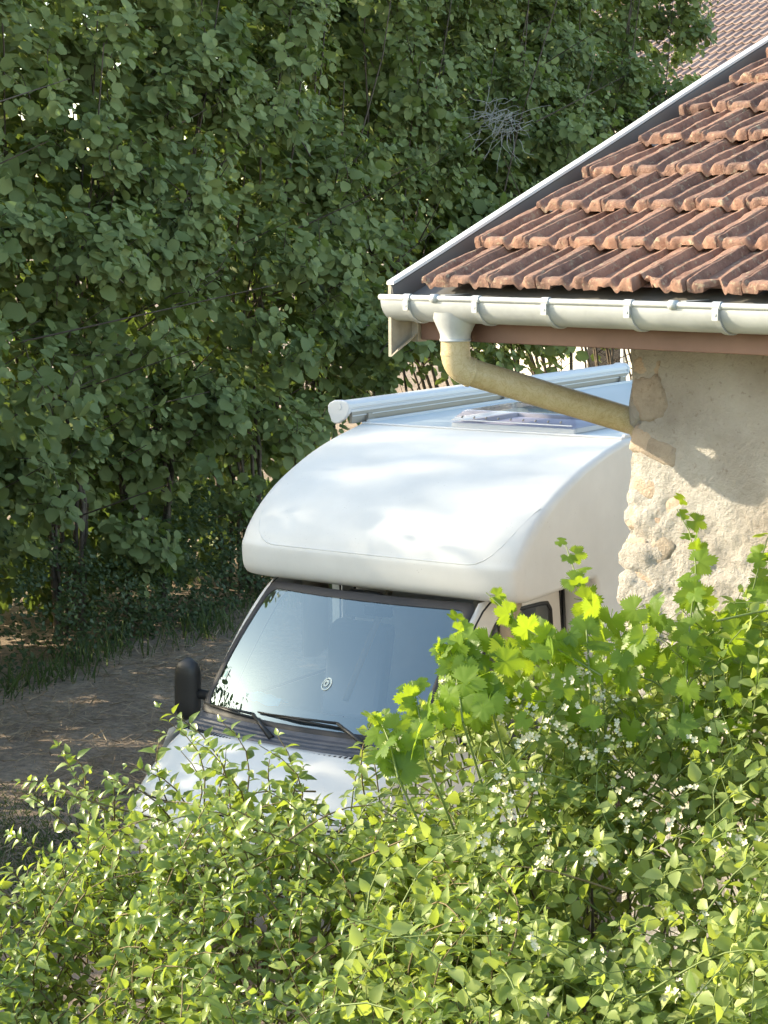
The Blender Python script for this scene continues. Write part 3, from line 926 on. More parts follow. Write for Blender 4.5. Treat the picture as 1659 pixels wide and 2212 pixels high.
obj('rear_view_mirror', *join([box(.97, 1.17, -1.36, -1.33, 1.83, 1.90), box(1.06, 1.08, -1.38, -1.36, 1.86, 1.97)]), M['black'], mh, False, .008)
# crumpled face mask on the dashboard
mk = []
for i in range(9):
    for j in range(17):
        a, b = i / 8 - .5, j / 16 - .5
        mk.append((.40 + b * .36 + .03 * a, -1.64 - .10 * b + a * .17 * (1 - .6 * abs(2 * b) ** 2), 1.275 + .025 * (1 - (2 * a) ** 2) + .008 * math.sin(9 * a + 5 * b) + .006 * math.sin(17 * b)))
fm = empty('face_mask', (-.169, 13.806, 0), -VYAW)
tag(fm, 'crumpled light blue paper face mask lying on the dashboard', 'face mask')
obj('mask_cloth', mk, grid_faces(9, 17), M['mask'], fm, True, solid=.003)
obj('mask_edge', *tube([mk[8 * 17 + j] for j in range(17)], .006, 6), M['maskw'], fm)
obj('ear_loop', *tube([(mk[16][0] + .06 * math.sin(a), mk[16][1] - .03 + .04 * math.cos(a), 1.25) for a in np.linspace(0, math.pi, 9)], .004, 6), M['maskw'], fm)
#PLANTS
# ------------------------------------------------------------------ leaves and shoots
def leaf_tmpl(rows, fold, droop, petiole=0.0):
    """rows: (y, half width); first and last are points. x side, y along, z normal"""
    V, F = [], []
    def zz(y): return -droop * y * y
    V.append((0, petiole, 0.0))
    for y, w in rows[1:-1]:
        V += [(-w, y + petiole, zz(y) + fold * w), (0, y + petiole, zz(y)), (w, y + petiole, zz(y) + fold * w)]
    V.append((0, rows[-1][0] + petiole, zz(rows[-1][0])))
    m = len(rows) - 2
    F += [(0, 2, 1), (0, 3, 2)]
    for i in range(m - 1):
        a = 1 + 3 * i
        F += [(a, a + 1, a + 4, a + 3), (a + 1, a + 2, a + 5, a + 4)]
    a = 1 + 3 * (m - 1); e = len(V) - 1
    F += [(a, a + 1, e), (a + 1, a + 2, e)]
    return np.array(V, float), F
T_OVATE = leaf_tmpl([(0, 0), (.14, .17), (.38, .28), (.68, .19), (1, 0)], .45, .34, .08)
T_BROAD = leaf_tmpl([(0, 0), (.12, .20), (.36, .34), (.68, .24), (1, 0)], .32, .26, .10)
T_ROUND = leaf_tmpl([(0, 0), (.10, .30), (.48, .45), (.84, .28), (1.0, 0)], .16, .20, .12)
T_DEEP = leaf_tmpl([(0, 0), (.18, .36), (.72, .38), (1.0, 0)], .15, .2, .1)
T_IVY = leaf_tmpl([(0, 0), (.15, .34), (.6, .24), (1, 0)], .2, .2, .1)
T_BLADE = leaf_tmpl([(0, 0), (.02, .5), (.5, .4), (1, 0)], .1, .0)

def nrmz(a): return a / (np.linalg.norm(a, axis=-1, keepdims=True) + 1e-9)

def frames(D, N):
    D = nrmz(D); S = nrmz(np.cross(D, N)); N = np.cross(S, D)
    return D, S, N

def leaves_mesh(name, tmpl, P, D, N, S, tint, m, parent=None, wid=None):
    TV, TF = tmpl
    D, SD, NN = frames(D, N)
    n, k = len(P), len(TV)
    w = np.ones(n) if wid is None else wid
    V = (P[:, None, :] + S[:, None, None] * (TV[None, :, 0:1] * w[:, None, None] * SD[:, None, :] + TV[None, :, 1:2] * D[:, None, :] + TV[None, :, 2:3] * NN[:, None, :])).reshape(-1, 3)
    lv = np.concatenate([np.array(f) for f in TF]); ll = np.array([len(f) for f in TF])
    L = (lv[None, :] + (np.arange(n) * k)[:, None]).reshape(-1)
    lt = np.tile(ll, n); ls = np.concatenate([[0], np.cumsum(lt)[:-1]])
    me = bpy.data.meshes.new(name)
    me.vertices.add(n * k); me.vertices.foreach_set('co', V.reshape(-1).astype(np.float32))
    me.loops.add(len(L)); me.loops.foreach_set('vertex_index', L.astype(np.int32))
    me.polygons.add(len(lt)); me.polygons.foreach_set('loop_start', ls.astype(np.int32)); me.polygons.foreach_set('loop_total', lt.astype(np.int32))
    me.polygons.foreach_set('use_smooth', np.ones(len(lt), bool))
    at = me.attributes.new('tint', 'FLOAT', 'POINT'); at.data.foreach_set('value', np.repeat(tint, k).astype(np.float32))
    me.update(); me.validate()
    return link(name, me, m, parent)

def stems_mesh(name, lines, m, parent=None, seg=4):
    """lines: list of (points (k,3), radius0, radius1)"""
    V, F, n = [], [], 0
    for P, r0, r1 in lines:
        P = np.asarray(P, float); k = len(P)
        T = nrmz(np.gradient(P, axis=0))
        ref = np.array([0.3, 0.2, 1.0]) if abs(T[0][2]) < .9 else np.array([1., .2, 0])
        A = nrmz(np.cross(T, ref)); B = np.cross(T, A)
        rr_ = np.linspace(r0, r1, k)[:, None]
        ring = [P + rr_ * (A * math.cos(2 * math.pi * j / seg) + B * math.sin(2 * math.pi * j / seg)) for j in range(seg)]
        V.append(np.stack(ring, 1).reshape(-1, 3))
        for i in range(k - 1):
            for j in range(seg):
                q = (j + 1) % seg
                F.append((n + i * seg + j, n + i * seg + q, n + (i + 1) * seg + q, n + (i + 1) * seg + j))
        n += k * seg
    return obj(name, np.concatenate(V), F, m, parent)

def shoot(tip, d, length, nodes_n, size, rg, opposite=True, droop=.25, face=None, rnd=.45, first=.12, gap=0.):
    """one leafy shoot ending at tip: returns stem points, leaf P, D, N, size"""
    d = d / np.linalg.norm(d)
    s = np.linspace(0, 1, 6)
    bend = np.array([rg.normal() * .12, rg.normal() * .12, 0])
    base = tip - d * length
    line = base + (tip - base) * s[:, None] + (np.sin(s * math.pi)[:, None]) * (bend + np.array([0, 0, .10])) * length
    P, D, N, S = [], [], [], []
    a = nrmz(np.cross(d, np.array([rg.normal(), rg.normal(), rg.normal()]))); b = np.cross(d, a)
    for i in range(nodes_n):
        t = first + (1 - first) * (i + .5) / nodes_n
        if i == nodes_n - 1: t = 1.0
        q = t * 5; k = min(4, int(q)); p = line[k] + (line[k + 1] - line[k]) * (q - k)
        for h in ((0, 1) if opposite else (i % 2,)):
            an = (i % 2) * math.pi / 2 + h * math.pi + rg.normal() * .35 if opposite else i * 2.4 + rg.normal() * .3
            rad = a * math.cos(an) + b * math.sin(an)
            lead = .25 + .8 * t * t
            dd = d * lead + rad * .9 + np.array([0, 0, -droop]) + rg.normal(size=3) * .15
            up = np.array([0, 0, 1.0])
            nn = up * .75 + d * .25 + rg.normal(size=3) * rnd
            if face is not None: nn = nn + face
            P.append(p); D.append(dd); N.append(nn)
            S.append(size * (1.0 if t < .75 else lerp(1.0, .55, (t - .75) / .25)) * rg.uniform(.72, 1.18))
    return line, P, D, N, S

# ------------------------------------------------------------------ hazel hedge
HD = nrmz(np.array([.497, .868, 0.])); HN = np.array([HD[1], -HD[0], 0.])       # along the hedge, and its face normal (towards the van)
H0 = np.array([-3.56, 17.95, 0.])
def hedge_top(t):
    if t > -2.2: return 7.6 + .35 * math.sin(t * 1.7) + .25 * math.sin(t * 4.1 + 1) + .10 * max(0, t - 3)
    return (HEDGE_LOW if t > -8.5 else HEDGE_LOW + .65) + .30 * math.sin(t * 2.3) + .22 * math.sin(t * 5.7)
HEDGE_LOW = 4.75
def bulge(t, z):
    b = .75 * math.sin(min(1, max(0, (z + .2) / 6.8)) * math.pi) ** .8 - .35
    return b + .65 * float(fbm(np.array(t * .75), np.array(z * .75), 61, 2)) + .42 * float(fbm(np.array(t * 2.0), np.array(z * 2.0), 71, 2))
trees = []
tt = -15.5
while tt < 18.9:
    trees.append(tt + random.uniform(-.2, .2)); tt += 1.75
vis_names = {}
def hedge_label(i, t):
    return HL[i] if i < len(HL) else 'hazel at the far end of the hedge'
for i, t0 in enumerate(trees):
    rg = np.random.default_rng(300 + i)
    visible = t0 > -2.6
    far = t0 > 7.6
    base = H0 + HD * t0 - HN * 1.0
    tr = empty('hazel_tree', tuple(base))
    ntop = hedge_top(t0)
    dens = 1150 if visible else 420
    for layer in (0, 1):
        P, D, N, S, Tn = [], [], [], [], []
        if layer == 0: L = []
        nsh = int(dens * (.54 if layer == 0 else (.66 if visible else .46)) * (1.2 if t0 > 11 else 1))
        cl_c = None
        for k in range(nsh):
            if cl_c is None or k % 9 == 0 or layer == 1:
                t = t0 + rg.normal() * .85
                top = hedge_top(t) + rg.normal() * .15
                zmin = 2.35 if far else (.45 if visible and layer == 0 else .15)
                z = zmin + (top - zmin) * rg.random() ** ((.9 if layer == 0 else 1.0) if visible else .9)
                skip = False
                if far and z < 2.9 and rg.random() < .55: skip = True
                hol = float(fbm(np.array(t * 1.15 + 9), np.array(z * 1.15), 91, 2))
                if layer == 0 and hol < -.16 and rg.random() < .92: skip = True                 # dark hollows in the leaf mass
                if layer == 1 and hol < -.50 and rg.random() < .6: skip = True
                if visible and not far and z < 1.9 and layer == 0 and rg.random() < .55: skip = True
                if visible and z < 1.6 and t < 1.0 and layer == 0 and rg.random() < .75: skip = True
                dep = rg.uniform(-.25, .85) if layer == 0 else rg.uniform(.5, 3.1)
                if not visible: dep = rg.uniform(0, 2.2)
                off = bulge(t, z) - dep
                cl_c = H0 + HD * t + HN * (off - (.25 if layer == 0 else 0)) + np.array([0, 0, z])
                cl_r = rg.uniform(.30, .60); cl_t = rg.normal() * .26
            if skip: continue
            if layer == 0:                                       # a leafy clump: shoots spread from one bough end
                q_ = nrmz(rg.normal(size=3) + HN * .75 + np.array([0, 0, .35]))
                tip = cl_c + q_ * cl_r * rg.uniform(.65, 1.1)
                d = q_ + np.array([0, 0, .35]) + rg.normal(size=3) * .2
                fc = q_ * .8 + HN * .45
            else:
                tip = cl_c
                d = HN * rg.uniform(.1, .8) + HD * rg.normal() * .45 + np.array([0, 0, rg.uniform(.15, 1.0)])
                if z < 2.2: d[2] -= .6
                fc = HN * .9
            ln, p, dd, nn, ss = shoot(tip, d, rg.uniform(.35, .65), int(rg.integers(7, 12)), (.140 if layer == 0 else .195), rg, False, .42, fc, .42, .10)
            ss = [x * rg.choice([.62, .85, 1., 1.1]) for x in ss]
            P += p; D += dd; N += nn; S += ss
            if layer == 0: L.append((ln, .006, .002))
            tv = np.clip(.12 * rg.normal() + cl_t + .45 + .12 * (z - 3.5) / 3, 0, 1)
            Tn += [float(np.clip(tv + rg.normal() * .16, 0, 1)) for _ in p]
        P, D, N, S, Tn = np.array(P), np.array(D), np.array(N), np.array(S), np.array(Tn)
        leaves_mesh('crown' if layer == 0 else 'inner_crown', T_ROUND if layer == 0 and visible else T_DEEP, P - base, D, N, S, Tn, M['hazel'], tr, rng.uniform(.85, 1.1, len(P)))
    lines = [(l[::2] - base, a, b) for l, a, b in L[::2]]
    for k in range(9):                                   # coppice stems from the stool
        a = rg.uniform(0, 6.28); b0 = np.array([math.cos(a) * .18, math.sin(a) * .18, -.05])
        e = b0 * rg.uniform(2.5, 6.5) + HN * rg.uniform(-.2, .7) + HD * rg.normal() * .35
        hgt = ntop * rg.uniform(.7, .96)
        s = np.linspace(0, 1, 9)[:, None]
        pts_ = b0 + (e - b0) * s ** 1.5 * np.array([1, 1, 0]) + np.array([0, 0, 1]) * s * hgt + rg.normal(size=(9, 3)) * .03
        lines.append((pts_ - HN * .25 * (s > .3), rg.uniform(.018, .036), .006))
        for q in range(3):
            f = rg.uniform(.3, .85); j = int(f * 8)
            p0 = pts_[j]; dv = np.array([rg.normal(), rg.normal(), .7]) + HN * .5
            lines.append((p0 + dv[None, :] * np.linspace(0, 1, 5)[:, None] * rg.uniform(.4, .9), .012, .004))
    stems_mesh('trunk', lines, M['bark'], tr, 4)
    trees[i] = (t0, tr)
HLV = ['hazel bush cut off by the left picture edge, only a few leaves in view',
       'hazel bush at the left picture edge with bare stems showing at its foot',
       'hazel bush above the dark hollow left of the black door mirror',
       'hazel bush just left of the overcab, leaves hanging low over the dry ground',
       'hazel bush behind the sloping overcab front',
       'hazel bush behind the front end of the awning, left of the gutter end',
       'hazel bush behind the downpipe elbow and the lower end of the roof verge',
       'hazel with a tangle of grey dead twigs beside the roof verge',
       'hazel behind the roof verge, next right of the grey dead twigs',
       'hazel behind the upper roof verge, second right of the grey dead twigs',
       'hazel last but one before the distant tiled roof',
       'hazel at the far end of the hedge, its leaves against the distant tiled roof']
HLO = ['lower hazel bush of the hedge, wholly outside the left picture edge']
vis = [x for x in trees if x[0] > -2.6]
for k, (t0, tr) in enumerate(vis):
    tag(tr, HLV[min(k, len(HLV) - 1)], 'hazel tree', 'hazel trees of the tall hedge')
for t0, tr in trees:
    if t0 <= -2.6: tag(tr, HLO[0], 'hazel tree', 'low hazels outside the frame')
# lichen-grey dead twigs caught in one crown
dt = min(vis, key=lambda x: abs(x[0] - 10.4))[1]
rg = np.random.default_rng(77)
lines = []
c0 = at_depth(1085, 262, 25.6) - np.array(dt.location)
for k in range(70):
    a = c0 + rg.normal(size=3) * np.array([.15, .12, .10]); d = rg.normal(size=3) * np.array([1, .6, .8])
    s = np.linspace(0, 1, 6)[:, None]
    lines.append((a + d * s * .20 + np.sin(s * 6 + k) * .025, .004, .0025))
for k in range(10):
    a = c0 + np.array([rg.uniform(-.15, .1), 0, -.1]); s = np.linspace(0, 1, 6)[:, None]
    lines.append((a + np.array([rg.normal() * .12, 0, -.55 * rg.random()]) * s + np.sin(s * 5 + k) * .04, .004, .002))
stems_mesh('dead_twigs', lines, M['lichen'], dt, 4)

# dark undergrowth and grass along the hedge foot
rg = np.random.default_rng(8)
P, D, N, S, Tn = [], [], [], [], []
for k in range(4200):
    t = rg.uniform(-3.5, 14); z = rg.random() ** 1.3 * (1.15 + .35 * math.sin(t * 1.9))
    hole = (t < 1.2 and rg.random() < .45)
    if hole: continue
    off = -.05 - .25 * z + .25 * float(fbm(np.array(t * 1.6), np.array(z * 1.6), 33, 2)) - rg.exponential(.22)
    tip = H0 + HD * t + HN * off + np.array([0, 0, z + .04])
    ln, p, dd, nn, ss = shoot(tip, HN * rg.uniform(0, .8) + HD * rg.normal() * .5 + np.array([0, 0, .7]), .30, 7, .062, rg, False, .3, HN * .5, .5)
    P += p; D += dd; N += nn; S += ss; Tn += list(rg.random(len(p)))
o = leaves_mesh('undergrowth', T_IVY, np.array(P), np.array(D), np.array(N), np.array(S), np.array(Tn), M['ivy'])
tag(o, 'dark ivy-like undergrowth along the foot of the hazel hedge', 'undergrowth', kind='stuff')
def blades(name, n, fpos, h0, h1, w, m, lean, seed, label, cat):
    rg = np.random.default_rng(seed)
    P = fpos(rg, n); n = len(P)
    D = np.stack([rg.normal(size=n) * lean, rg.normal(size=n) * lean, np.ones(n)], -1)
    N = rg.normal(size=(n, 3)) * np.array([1, 1, .3])
    S = rg.uniform(h0, h1, n)
    o = leaves_mesh(name, T_BLADE, P, D, N, S, rg.random(n), m, None, w / S)
    tag(o, label, cat, kind='stuff')
def gz_at(x, y): return fbm(x * .7, y * .7, 3) * .05 - .02
def edge_pos(rg, n):
    t = rg.uniform(-4, 14, n); off = rg.normal(size=n) * .22 + .02 + .12 * np.sin(t * 2.7)
    keep = rg.random(n) < .35 + .65 * (vnoise(t * 1.3, t * 0, 5) > -.1)
    q = H0 + HD * t[:, None] + HN * off[:, None]
    q[:, 2] = gz_at(q[:, 0], q[:, 1]); return q[keep]
blades('tall_grass', 2600, edge_pos, .08, .36, .010, M['grass'], .35, 4, 'uneven tall grass along the foot of the hazel hedge', 'grass')
def green_pos(rg, n):
    x = rg.uniform(-4.2, -1.0, n); y = rg.uniform(11.5, 14.9, n)
    k = sstep(14.75, 13.7, y + .35 * vnoise(x * 2, y * 2, 4) + .25 * (x + 2.5)) > rg.random(n)
    q = np.stack([x, y, gz_at(x, y)], -1); return q[k]
blades('short_grass', 16000, green_pos, .03, .085, .009, M['grass'], .7, 6, 'patch of short green grass left of the motorhome nose', 'grass')
def straw_pos(rg, n):
    t = rg.uniform(-5, 9, n); off = rg.uniform(.0, 4.6, n)
    q = H0 + HD * t[:, None] + HN * off[:, None]
    k = vnoise(q[:, 0] * 1.7, q[:, 1] * 1.7, 12) + rg.random(n) * 1.6 > .35
    q = q[k]; q[:, 2] = gz_at(q[:, 0], q[:, 1]) + .012 + rg.random(len(q)) * .025; return q
blades('straw', 26000, straw_pos, .05, .19, .0045, M['straw'], 5.5, 9, 'loose dry straw lying between the hedge and the motorhome', 'straw')

# ------------------------------------------------------------------ shrubs in front
def interp(tab, x):
    return np.interp(x, [a for a, b in tab], [b for a, b in tab])

def rot_frame(p, d, n, s):
    D, Sd, N_ = frames(np.array([d]), np.array([n]))
    m = Matrix.Identity(4)
    for c, v in enumerate((Sd[0], D[0], N_[0])):
        for r_ in range(3): m[r_][c] = v[r_] * s
    for r_ in range(3): m[r_][3] = p[r_]
    return m

def leaf_mesh_single(name, tmpl, m):
    me = mesh(name, tmpl[0], tmpl[1]); me.materials.append(m); return me

def pix(P):
    """picture coordinates of points"""
    p = R(PITCH); r = R(ROLL)
    x, y, z = P[:, 0], P[:, 1], P[:, 2] - CAM_H
    Z = y * math.cos(p) - z * math.sin(p); Y = -(z * math.cos(p) + y * math.sin(p))
    u, v = FPX * x / Z, FPX * Y / Z
    return 829.5 + u * math.cos(r) - v * math.sin(r), 1106 + u * math.sin(r) + v * math.cos(r), Z

def bush(name, label, cat, root, outline, xr, depth, nshoot, tmpl, size, m, mo, seed, tips=(), nodes_n=(7, 11), slen=(.28, .46), dirb=(0, -.35, .9), single=300, twig='twig'):
    rg = np.random.default_rng(seed)
    e = empty(name, root)
    rt = np.array(root, float)
    P, D, N, S, L, Tn = [], [], [], [], [], []
    def add(tip, d, ln, nn_, sz):
        l, p, dd, nn, ss = shoot(tip, d, ln, nn_, sz, rg, True, .22, np.array([-.45, -.25, .1]), .5, .12)
        P.extend(p); D.extend(dd); N.extend(nn); S.extend(ss); L.append((l, .0035, .0012))
        base_t = np.clip(.42 + rg.normal() * .30, 0, 1)
        Tn.extend(np.clip(base_t + rg.normal(size=len(p)) * .18, 0, 1))
    for k in range(nshoot):
        px = rg.uniform(*xr); top = interp(outline, px) + 18
        py = top + (2640 - top) * rg.random() ** 1.15
        if float(fbm(np.array(px / 105.), np.array(py / 105.), seed, 2)) < -.16 and rg.random() < .85: continue
        y = depth(px, py) + rg.random() ** 1.6 * .75
        tip = at_depth(px, py, y)
        d = np.array(dirb) + np.array([rg.normal() * .55, rg.normal() * .4, rg.normal() * .3])
        add(tip, d, rg.uniform(*slen), int(rg.integers(*nodes_n)), size)
    for (px, py, dx, dz, ln) in tips:
        y = depth(px, py) + rg.uniform(0, .2)
        add(at_depth(px, py, y), np.array([dx, -.15, dz]), ln, int(rg.integers(9, 12)), size)
        if ln > .3: add(at_depth(px, py, y) - np.array([dx, -.15, dz]) * .10 + rg.normal(size=3) * .03, np.array([dx * .6 + rg.normal() * .4, -.3, dz]), ln * .7, 7, size)
    P, D, N, S, Tn = map(np.array, (P, D, N, S, Tn))
    u, v, Z = pix(P)
    inside = (u > 0) & (u < 1659) & (v > 0) & (v < 2212)
    order = np.argsort(np.where(inside, Z / S * 1.0, 1e9))[:single]          # the leaves that show largest
    msk = np.ones(len(P), bool); msk[order] = False
    fo = leaves_mesh('foliage', tmpl, P[msk] - rt, D[msk], N[msk], S[msk], Tn[msk], M[m], e)
    fo['kind'] = 'stuff'
    lm = leaf_mesh_single('leaf', tmpl, M[mo])
    for i in order:
        o = bpy.data.objects.new('leaf', lm); col.objects.link(o); o.parent = e
        o.matrix_local = rot_frame(P[i] - rt, D[i], N[i], S[i])
    st = stems_mesh('shoots', [(l - rt, a, b) for l, a, b in L], M[twig], e, 4); st['kind'] = 'stuff'
    wood = []
    idx = rg.choice(len(L), 46, replace=False)
    for i in idx:
        q = L[i][0][0] - rt
        b0 = rg.normal(size=3) * np.array([.22, .15, 0]) + np.array([0, 0, -.03])
        s = np.linspace(0, 1, 8)[:, None]
        mid = np.array([q[0] * .35, q[1] * .35, q[2] * .62])
        wood.append((b0 * (1 - s) ** 2 + mid * 2 * s * (1 - s) + q * s * s + rg.normal(size=(8, 3)) * .008, .014, .004))
    stems_mesh('branches', wood, M['bark'], e, 5)
    tag(e, label, cat)
    return e, P, D, N, S

out_left = [(-420, 1900), (0, 1850), (90, 1830), (150, 1790), (230, 1745), (330, 1725), (400, 1715), (470, 1690), (520, 1680), (610, 1690), (690, 1755), (760, 1770), (830, 1710), (900, 1660), (1000, 1700), (1100, 1800)]
dl = lambda px, py: 5.15 - .55 * px / 900 + 1.20 * np.clip((2212 - py) / 560, -.3, 1.1) + .10 * math.sin(px / 90.) + .06 * math.sin(px / 37. + py / 50.)
tips_l = [(45, 1690, -.7, .35, .42), (128, 1612, -.45, .7, .42), (345, 1528, -.5, .75, .46), (365, 1560, -.2, .9, .4), (100, 1700, -.8, .3, .4), (275, 1655, -.5, .5, .3), (480, 1560, -.1, .9, .4), (600, 1590, .1, .9, .35), (560, 1610, -.2, .9, .35),
          (420, 1600, -.2, .8, .4), (200, 1670, -.6, .5, .35), (810, 1545, .1, .9, .30), (800, 1600, -.1, .9, .4), (655, 1655, .2, .9, .3), (20, 1800, -.7, .4, .4)]
left_bush, *_ = bush('leafy_shrub', 'glossy light green shrub with pointed leaves in front of the motorhome nose', 'shrub', (-.55, 6.1, -.05), out_left, (-400, 1080), dl, 1750, T_OVATE, .051, 'shrub', 'shrubobj', 21, tips_l)

out_right = [(760, 1760), (830, 1660), (870, 1600), (900, 1520), (960, 1470), (1050, 1440), (1200, 1410), (1350, 1350), (1450, 1310), (1659, 1260), (2000, 1260)]
dr = lambda px, py: 4.80 - .62 * (px - 800) / 860 + 1.50 * np.clip((2212 - py) / 860, -.3, 1.05) + .10 * math.sin(px / 110. + 1) + .07 * math.sin(px / 41. + py / 60.)
tips_r = [(960, 1440, -.2, .9, .35), (900, 1500, -.3, .9, .35), (1490, 1300, .1, 1., .4), (1600, 1280, .1, 1., .4), (1640, 1400, .1, 1., .5), (1380, 1420, -.2, .9, .45), (870, 1560, -.3, .8, .35), (1560, 1480, -.2, .9, .5),
          (1230, 1600, -.3, .6, .5), (1330, 1700, -.4, .5, .5), (1180, 1750, -.4, .6, .5), (1000, 1950, -.6, .3, .5), (930, 2050, -.7, .2, .5)]
mock, MP, MD, MN, MS = bush('mock_orange_shrub', 'pale green mock orange shrub dotted with white flowers below the stone wall', 'shrub', (.65, 5.9, -.05), out_right, (770, 2000), dr, 1750, T_BROAD, .053, 'mock', 'mockobj', 33, tips_r, (5, 8), (.30, .55), (-.25, -.35, .8), 300, 'greentwig')
# flowers: four white petals round a pale centre
fv, ff = [], []
for k in range(4):
    a = k * math.pi / 2
    c, s_ = math.cos(a), math.sin(a)
    pts_ = [(0, 0, 0), (-.30, .35, .25), (-.34, .72, .45), (0, .92, .40), (.34, .72, .45), (.30, .35, .25), (0, .5, .16)]
    b0 = len(fv)
    fv += [(x * c - y * s_, x * s_ + y * c, z) for x, y, z in pts_]
    ff += [(b0, b0 + 6, b0 + 1), (b0 + 1, b0 + 6, b0 + 2), (b0 + 2, b0 + 6, b0 + 3), (b0 + 3, b0 + 6, b0 + 4), (b0 + 4, b0 + 6, b0 + 5), (b0 + 5, b0 + 6, b0)]
fme = mesh('flower', fv, ff); fme.materials.append(M['petal'])
rg = np.random.default_rng(51)
spots = []
for k in range(24): spots.append((rg.uniform(940, 1320), rg.uniform(1440, 1680)))
for k in range(15): spots.append((rg.uniform(1150, 1640), rg.uniform(1500, 2150)))
for k in range(8): spots.append((rg.uniform(950, 1200), rg.uniform(1700, 2000)))
spots += [(1175, 1560), (1200, 1480), (1335, 1590), (1250, 1440), (1090, 1700), (1340, 1880), (1530, 1950), (1480, 1720)]
rt = np.array(mock.location)
for (px, py) in spots:
    c = at_depth(px, py, dr(px, py) - .03)
    for q in range(int(rg.integers(4, 9))):
        o = bpy.data.objects.new('flower', fme); col.objects.link(o); o.parent = mock
        p = c + rg.normal(size=3) * np.array([.020, .015, .017]) - rt
        n_ = np.array([-.4, -.6, .6]) + rg.normal(size=3) * .5
        o.matrix_local = rot_frame(p, rg.normal(size=3), n_, rg.uniform(.008, .0135))

# ------------------------------------------------------------------ grape vine
def vine_leaf(seed):
    rg = np.random.default_rng(seed)
    n = 60
    V = [(0, 0, 0)]; ring1, ring2 = [], []
    for k in range(n + 1):
        a = R(-158 + 316 * k / n)                    # 0 = tip direction
        lob = .62 + .30 * math.exp(-(a / .38) ** 2) + .20 * math.exp(-((abs(a) - 1.02) / .30) ** 2) + .08 * math.exp(-((abs(a) - 1.95) / .35) ** 2) - .12 * math.exp(-((abs(a) - .58) / .12) ** 2)
        tooth = .075 * (1 if k % 2 else -1) * rg.uniform(.6, 1.3)
        r1 = lob + tooth
        for rr2, lst in ((.5, ring1), (1., ring2)):
            r_ = r1 * rr2 if rr2 == 1. else lob * .5
            x, y = math.sin(a) * r_, math.cos(a) * r_ + .18
            vein = min(abs(a - c) for c in (0, .95, -.95, 1.9, -1.9))
            z = (.10 * min(vein, .35) * r_ - .16 * r_ * r_ + .035 * math.sin(3 * a + seed) * r_)
            lst.append((x, y, z))
    V[0] = (0, .18, 0)
    V += ring1 + ring2
    m1 = 1; m2 = 1 + n + 1
    F = []
    for k in range(n):
        F.append((0, m1 + k + 1, m1 + k)); F.append((m1 + k, m1 + k + 1, m2 + k + 1, m2 + k))
    v, f = tube([(0, -.35, -.10), (0, -.1, 0), (0, .18, 0.0)], .016, 4, False)
    b0 = len(V)
    me = mesh('leaf', V + v, F + [tuple(i + b0 for i in q) for q in f]); me.materials.append(M['vine'])
    return me
VL_ = [vine_leaf(s) for s in range(5)]
vine = empty('grape_vine', (.75, 6.15, -.05)); rt = np.array(vine.location)
tag(vine, 'grape vine with large toothed yellow green leaves climbing at the wall corner', 'vine')
rg = np.random.default_rng(91)
out_v = [(860, 1560), (900, 1480), (950, 1420), (1000, 1390), (1040, 1345), (1120, 1330), (1200, 1320), (1240, 1290), (1300, 1270), (1340, 1320), (1420, 1240), (1480, 1210), (1540, 1300), (1600, 1260), (1659, 1200), (1900, 1180)]
canes = [[(1275, 1500), (1270, 1400), (1262, 1300), (1240, 1230), (1222, 1178)], [(1300, 1460), (1200, 1400), (1120, 1345), (1050, 1280)], [(1480, 1500), (1490, 1350), (1505, 1230), (1490, 1150), (1462, 1100)],
         [(1600, 1480), (1610, 1340), (1640, 1220), (1665, 1140)], [(1000, 1560), (985, 1450), (965, 1380), (950, 1400)], [(1060, 1520), (1010, 1420), (995, 1350)], [(920, 1640), (905, 1540), (890, 1470)], [(860, 1680), (840, 1600), (815, 1540)]]
lines = []
def vdepth(py): return 5.62 + .55 * np.clip((1500 - py) / 380, -.4, 1)
def put_leaf(p, size, nrm=None, dirv=None):
    o = bpy.data.objects.new('leaf', VL_[int(rg.integers(0, 5))]); col.objects.link(o); o.parent = vine
    n_ = (np.array([-.25, -.75, .45]) if nrm is None else nrm) + rg.normal(size=3) * .38
    d = (np.array([0, -.2, -.8]) if dirv is None else dirv) + rg.normal(size=3) * .5
    o.matrix_local = rot_frame(p - rt, d, n_, size)
for c in canes:
    pts_ = np.array([at_depth(px, py, vdepth(py)) for px, py in c])
    s = np.linspace(0, 1, 14); kk = np.linspace(0, 1, len(c))
    pl_ = np.stack([np.interp(s, kk, pts_[:, i]) for i in range(3)], -1)
    root_l = np.array([np.array([.75, 6.1, 0]), (np.array([.75, 6.1, 0]) + pl_[0]) / 2 + np.array([.05, .1, .3]), pl_[0]])
    lines.append((root_l - rt, .007, .0036)); lines.append((pl_ - rt, .0036, .0015))
    for q in range(2, 14):
        sz = lerp(.072, .032, (q / 13) ** 1.5)
        put_leaf(pl_[q] + rg.normal(size=3) * .015, sz * rg.uniform(.8, 1.25), None, np.array([rg.choice([-1, 1]) * .9, -.3, .0]))
for k in range(185):
    px = rg.uniform(930, 1720); top = interp(out_v, px) + 30
    py = top + rg.random() ** 1.3 * (1500 - top + 40 + .10 * (px - 900))
    put_leaf(at_depth(px, py, vdepth(py) + rg.uniform(-.08, .35)), rg.uniform(.038, .072))
stems_mesh('canes', lines, M['greentwig'], vine, 5)

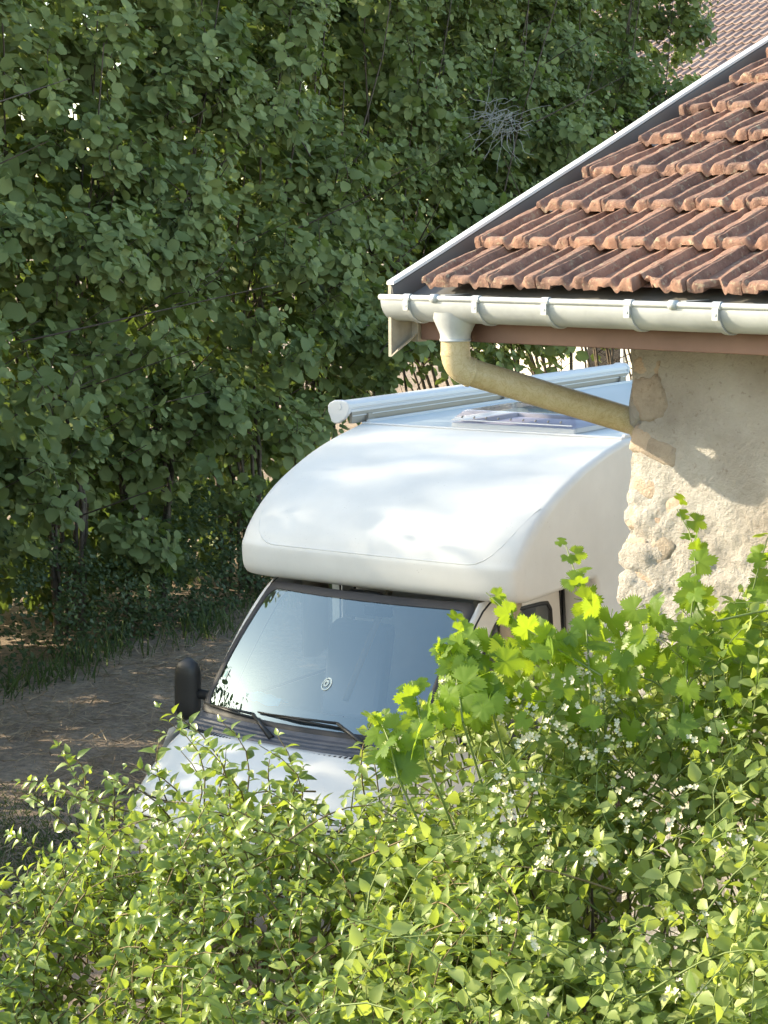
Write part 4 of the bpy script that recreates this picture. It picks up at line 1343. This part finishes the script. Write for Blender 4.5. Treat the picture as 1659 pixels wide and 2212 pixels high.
# ------------------------------------------------------------------ neighbouring house beyond the hedge
nb = empty('far_house', (3.0, 43.0, 0), -HY)
tag(nb, 'distant pale house with brown tiled roof behind the hedge end', 'house')
NP = math.tan(R(29))
obj('wall', *box(-1.6, 11, .45, 9.5, -.1, 6.9), M['farwall'], nb, False)
obj('gable', *extrude([(.45, 6.9), (9.5, 6.9), (4.97, 6.9 + 4.5 * NP)], -1.6, 11, 'x'), M['farwall'], nb, False)
nr_, V, F = 17, [], []
gau = .345
for r in range(nr_):
    for j, (ya, lift) in enumerate(((0, .052), (.006, .070), (.36, .03))):
        for k in range(61 * 6):
            u = -2.0 + k * .212 / 6
            ph = (k % 6)
            hgt = (.034, .034, .0, -.006, .0, .012)[ph]
            sdist = r * gau + ya
            V.append((u, sdist * math.cos(R(29)) - .15, 6.72 + sdist * math.sin(R(29)) + lift + hgt + .006 * math.sin(u * 3 + r)))
    b0 = r * 3 * 366
    for i in range(2):
        for k in range(365):
            F.append((b0 + i * 366 + k, b0 + i * 366 + k + 1, b0 + (i + 1) * 366 + k + 1, b0 + (i + 1) * 366 + k))
fr_ = obj('roof', *extrude([(-.15, 6.66), (5.0, 6.66 + 5.15 * NP), (10.1, 6.66), (10.1, 6.74), (5.0, 6.75 + 5.15 * NP), (-.15, 6.74)], -2.0, 11.3, 'x'), M['fartile'], nb, False)
tc_ = obj('tile_courses', V, F, M['fartile'], fr_, False); tc_['kind'] = 'stuff'
for (x, z) in ((1.4, 1.0), (4.4, 1.0), (7.4, 1.0)):
    w_ = obj('window', *box(x, x + 1.0, .42, .449, z, z + 1.35), M['alu'], nb, False)
    obj('pane', *box(x + .07, x + .93, .414, .419, z + .07, z + 1.28), M['sideglass'], w_, False)

# ------------------------------------------------------------------ tall tree outside the frame on the sun side
rg = np.random.default_rng(140)
TC = np.array([-21.0, 18.6, 10.9])
ta = empty('tall_ash_tree', (TC[0], TC[1], 0)); rt = np.array([TC[0], TC[1], 0])
tag(ta, 'tall ash tree standing outside the left picture edge, dappling the overcab', 'tree')
P, D, N, S, L = [], [], [], [], []
for k in range(620):
    q = nrmz(rg.normal(size=3)) * rg.random() ** .45 * np.array([2.6, 2.9, 2.5])
    tip = TC + q
    if float(fbm(np.array(q[1] * .9), np.array(q[2] * 1.6), 17, 2)) < -.18: continue
    ln, p, dd, nn, ss = shoot(tip, q + np.array([0, 0, 1.2]) + rg.normal(size=3) * .5, .6, 10, .135, rg, False, .4, None, .6)
    P += p; D += dd; N += nn; S += ss; L.append((ln - rt, .008, .003))
leaves_mesh('crown', T_DEEP, np.array(P) - rt, np.array(D), np.array(N), np.array(S), rg.random(len(P)), M['hazel'], ta)
s_ = np.linspace(0, 1, 12)[:, None]
L.append((np.array([0, 0, -.1]) + np.array([.25, .1, 10.6]) * s_ + np.sin(s_ * 7) * .05, .20, .05))
for k in range(16):
    q = nrmz(rg.normal(size=3)) * np.array([2.0, 2.2, 1.6]); z0 = rg.uniform(7.0, 10)
    s_ = np.linspace(0, 1, 7)[:, None]
    L.append((np.array([.2, .1, z0]) * (1 - s_) + (TC - rt + q) * s_ + rg.normal(size=(7, 3)) * .06, .05, .012))
stems_mesh('trunk', L, M['bark'], ta, 6)
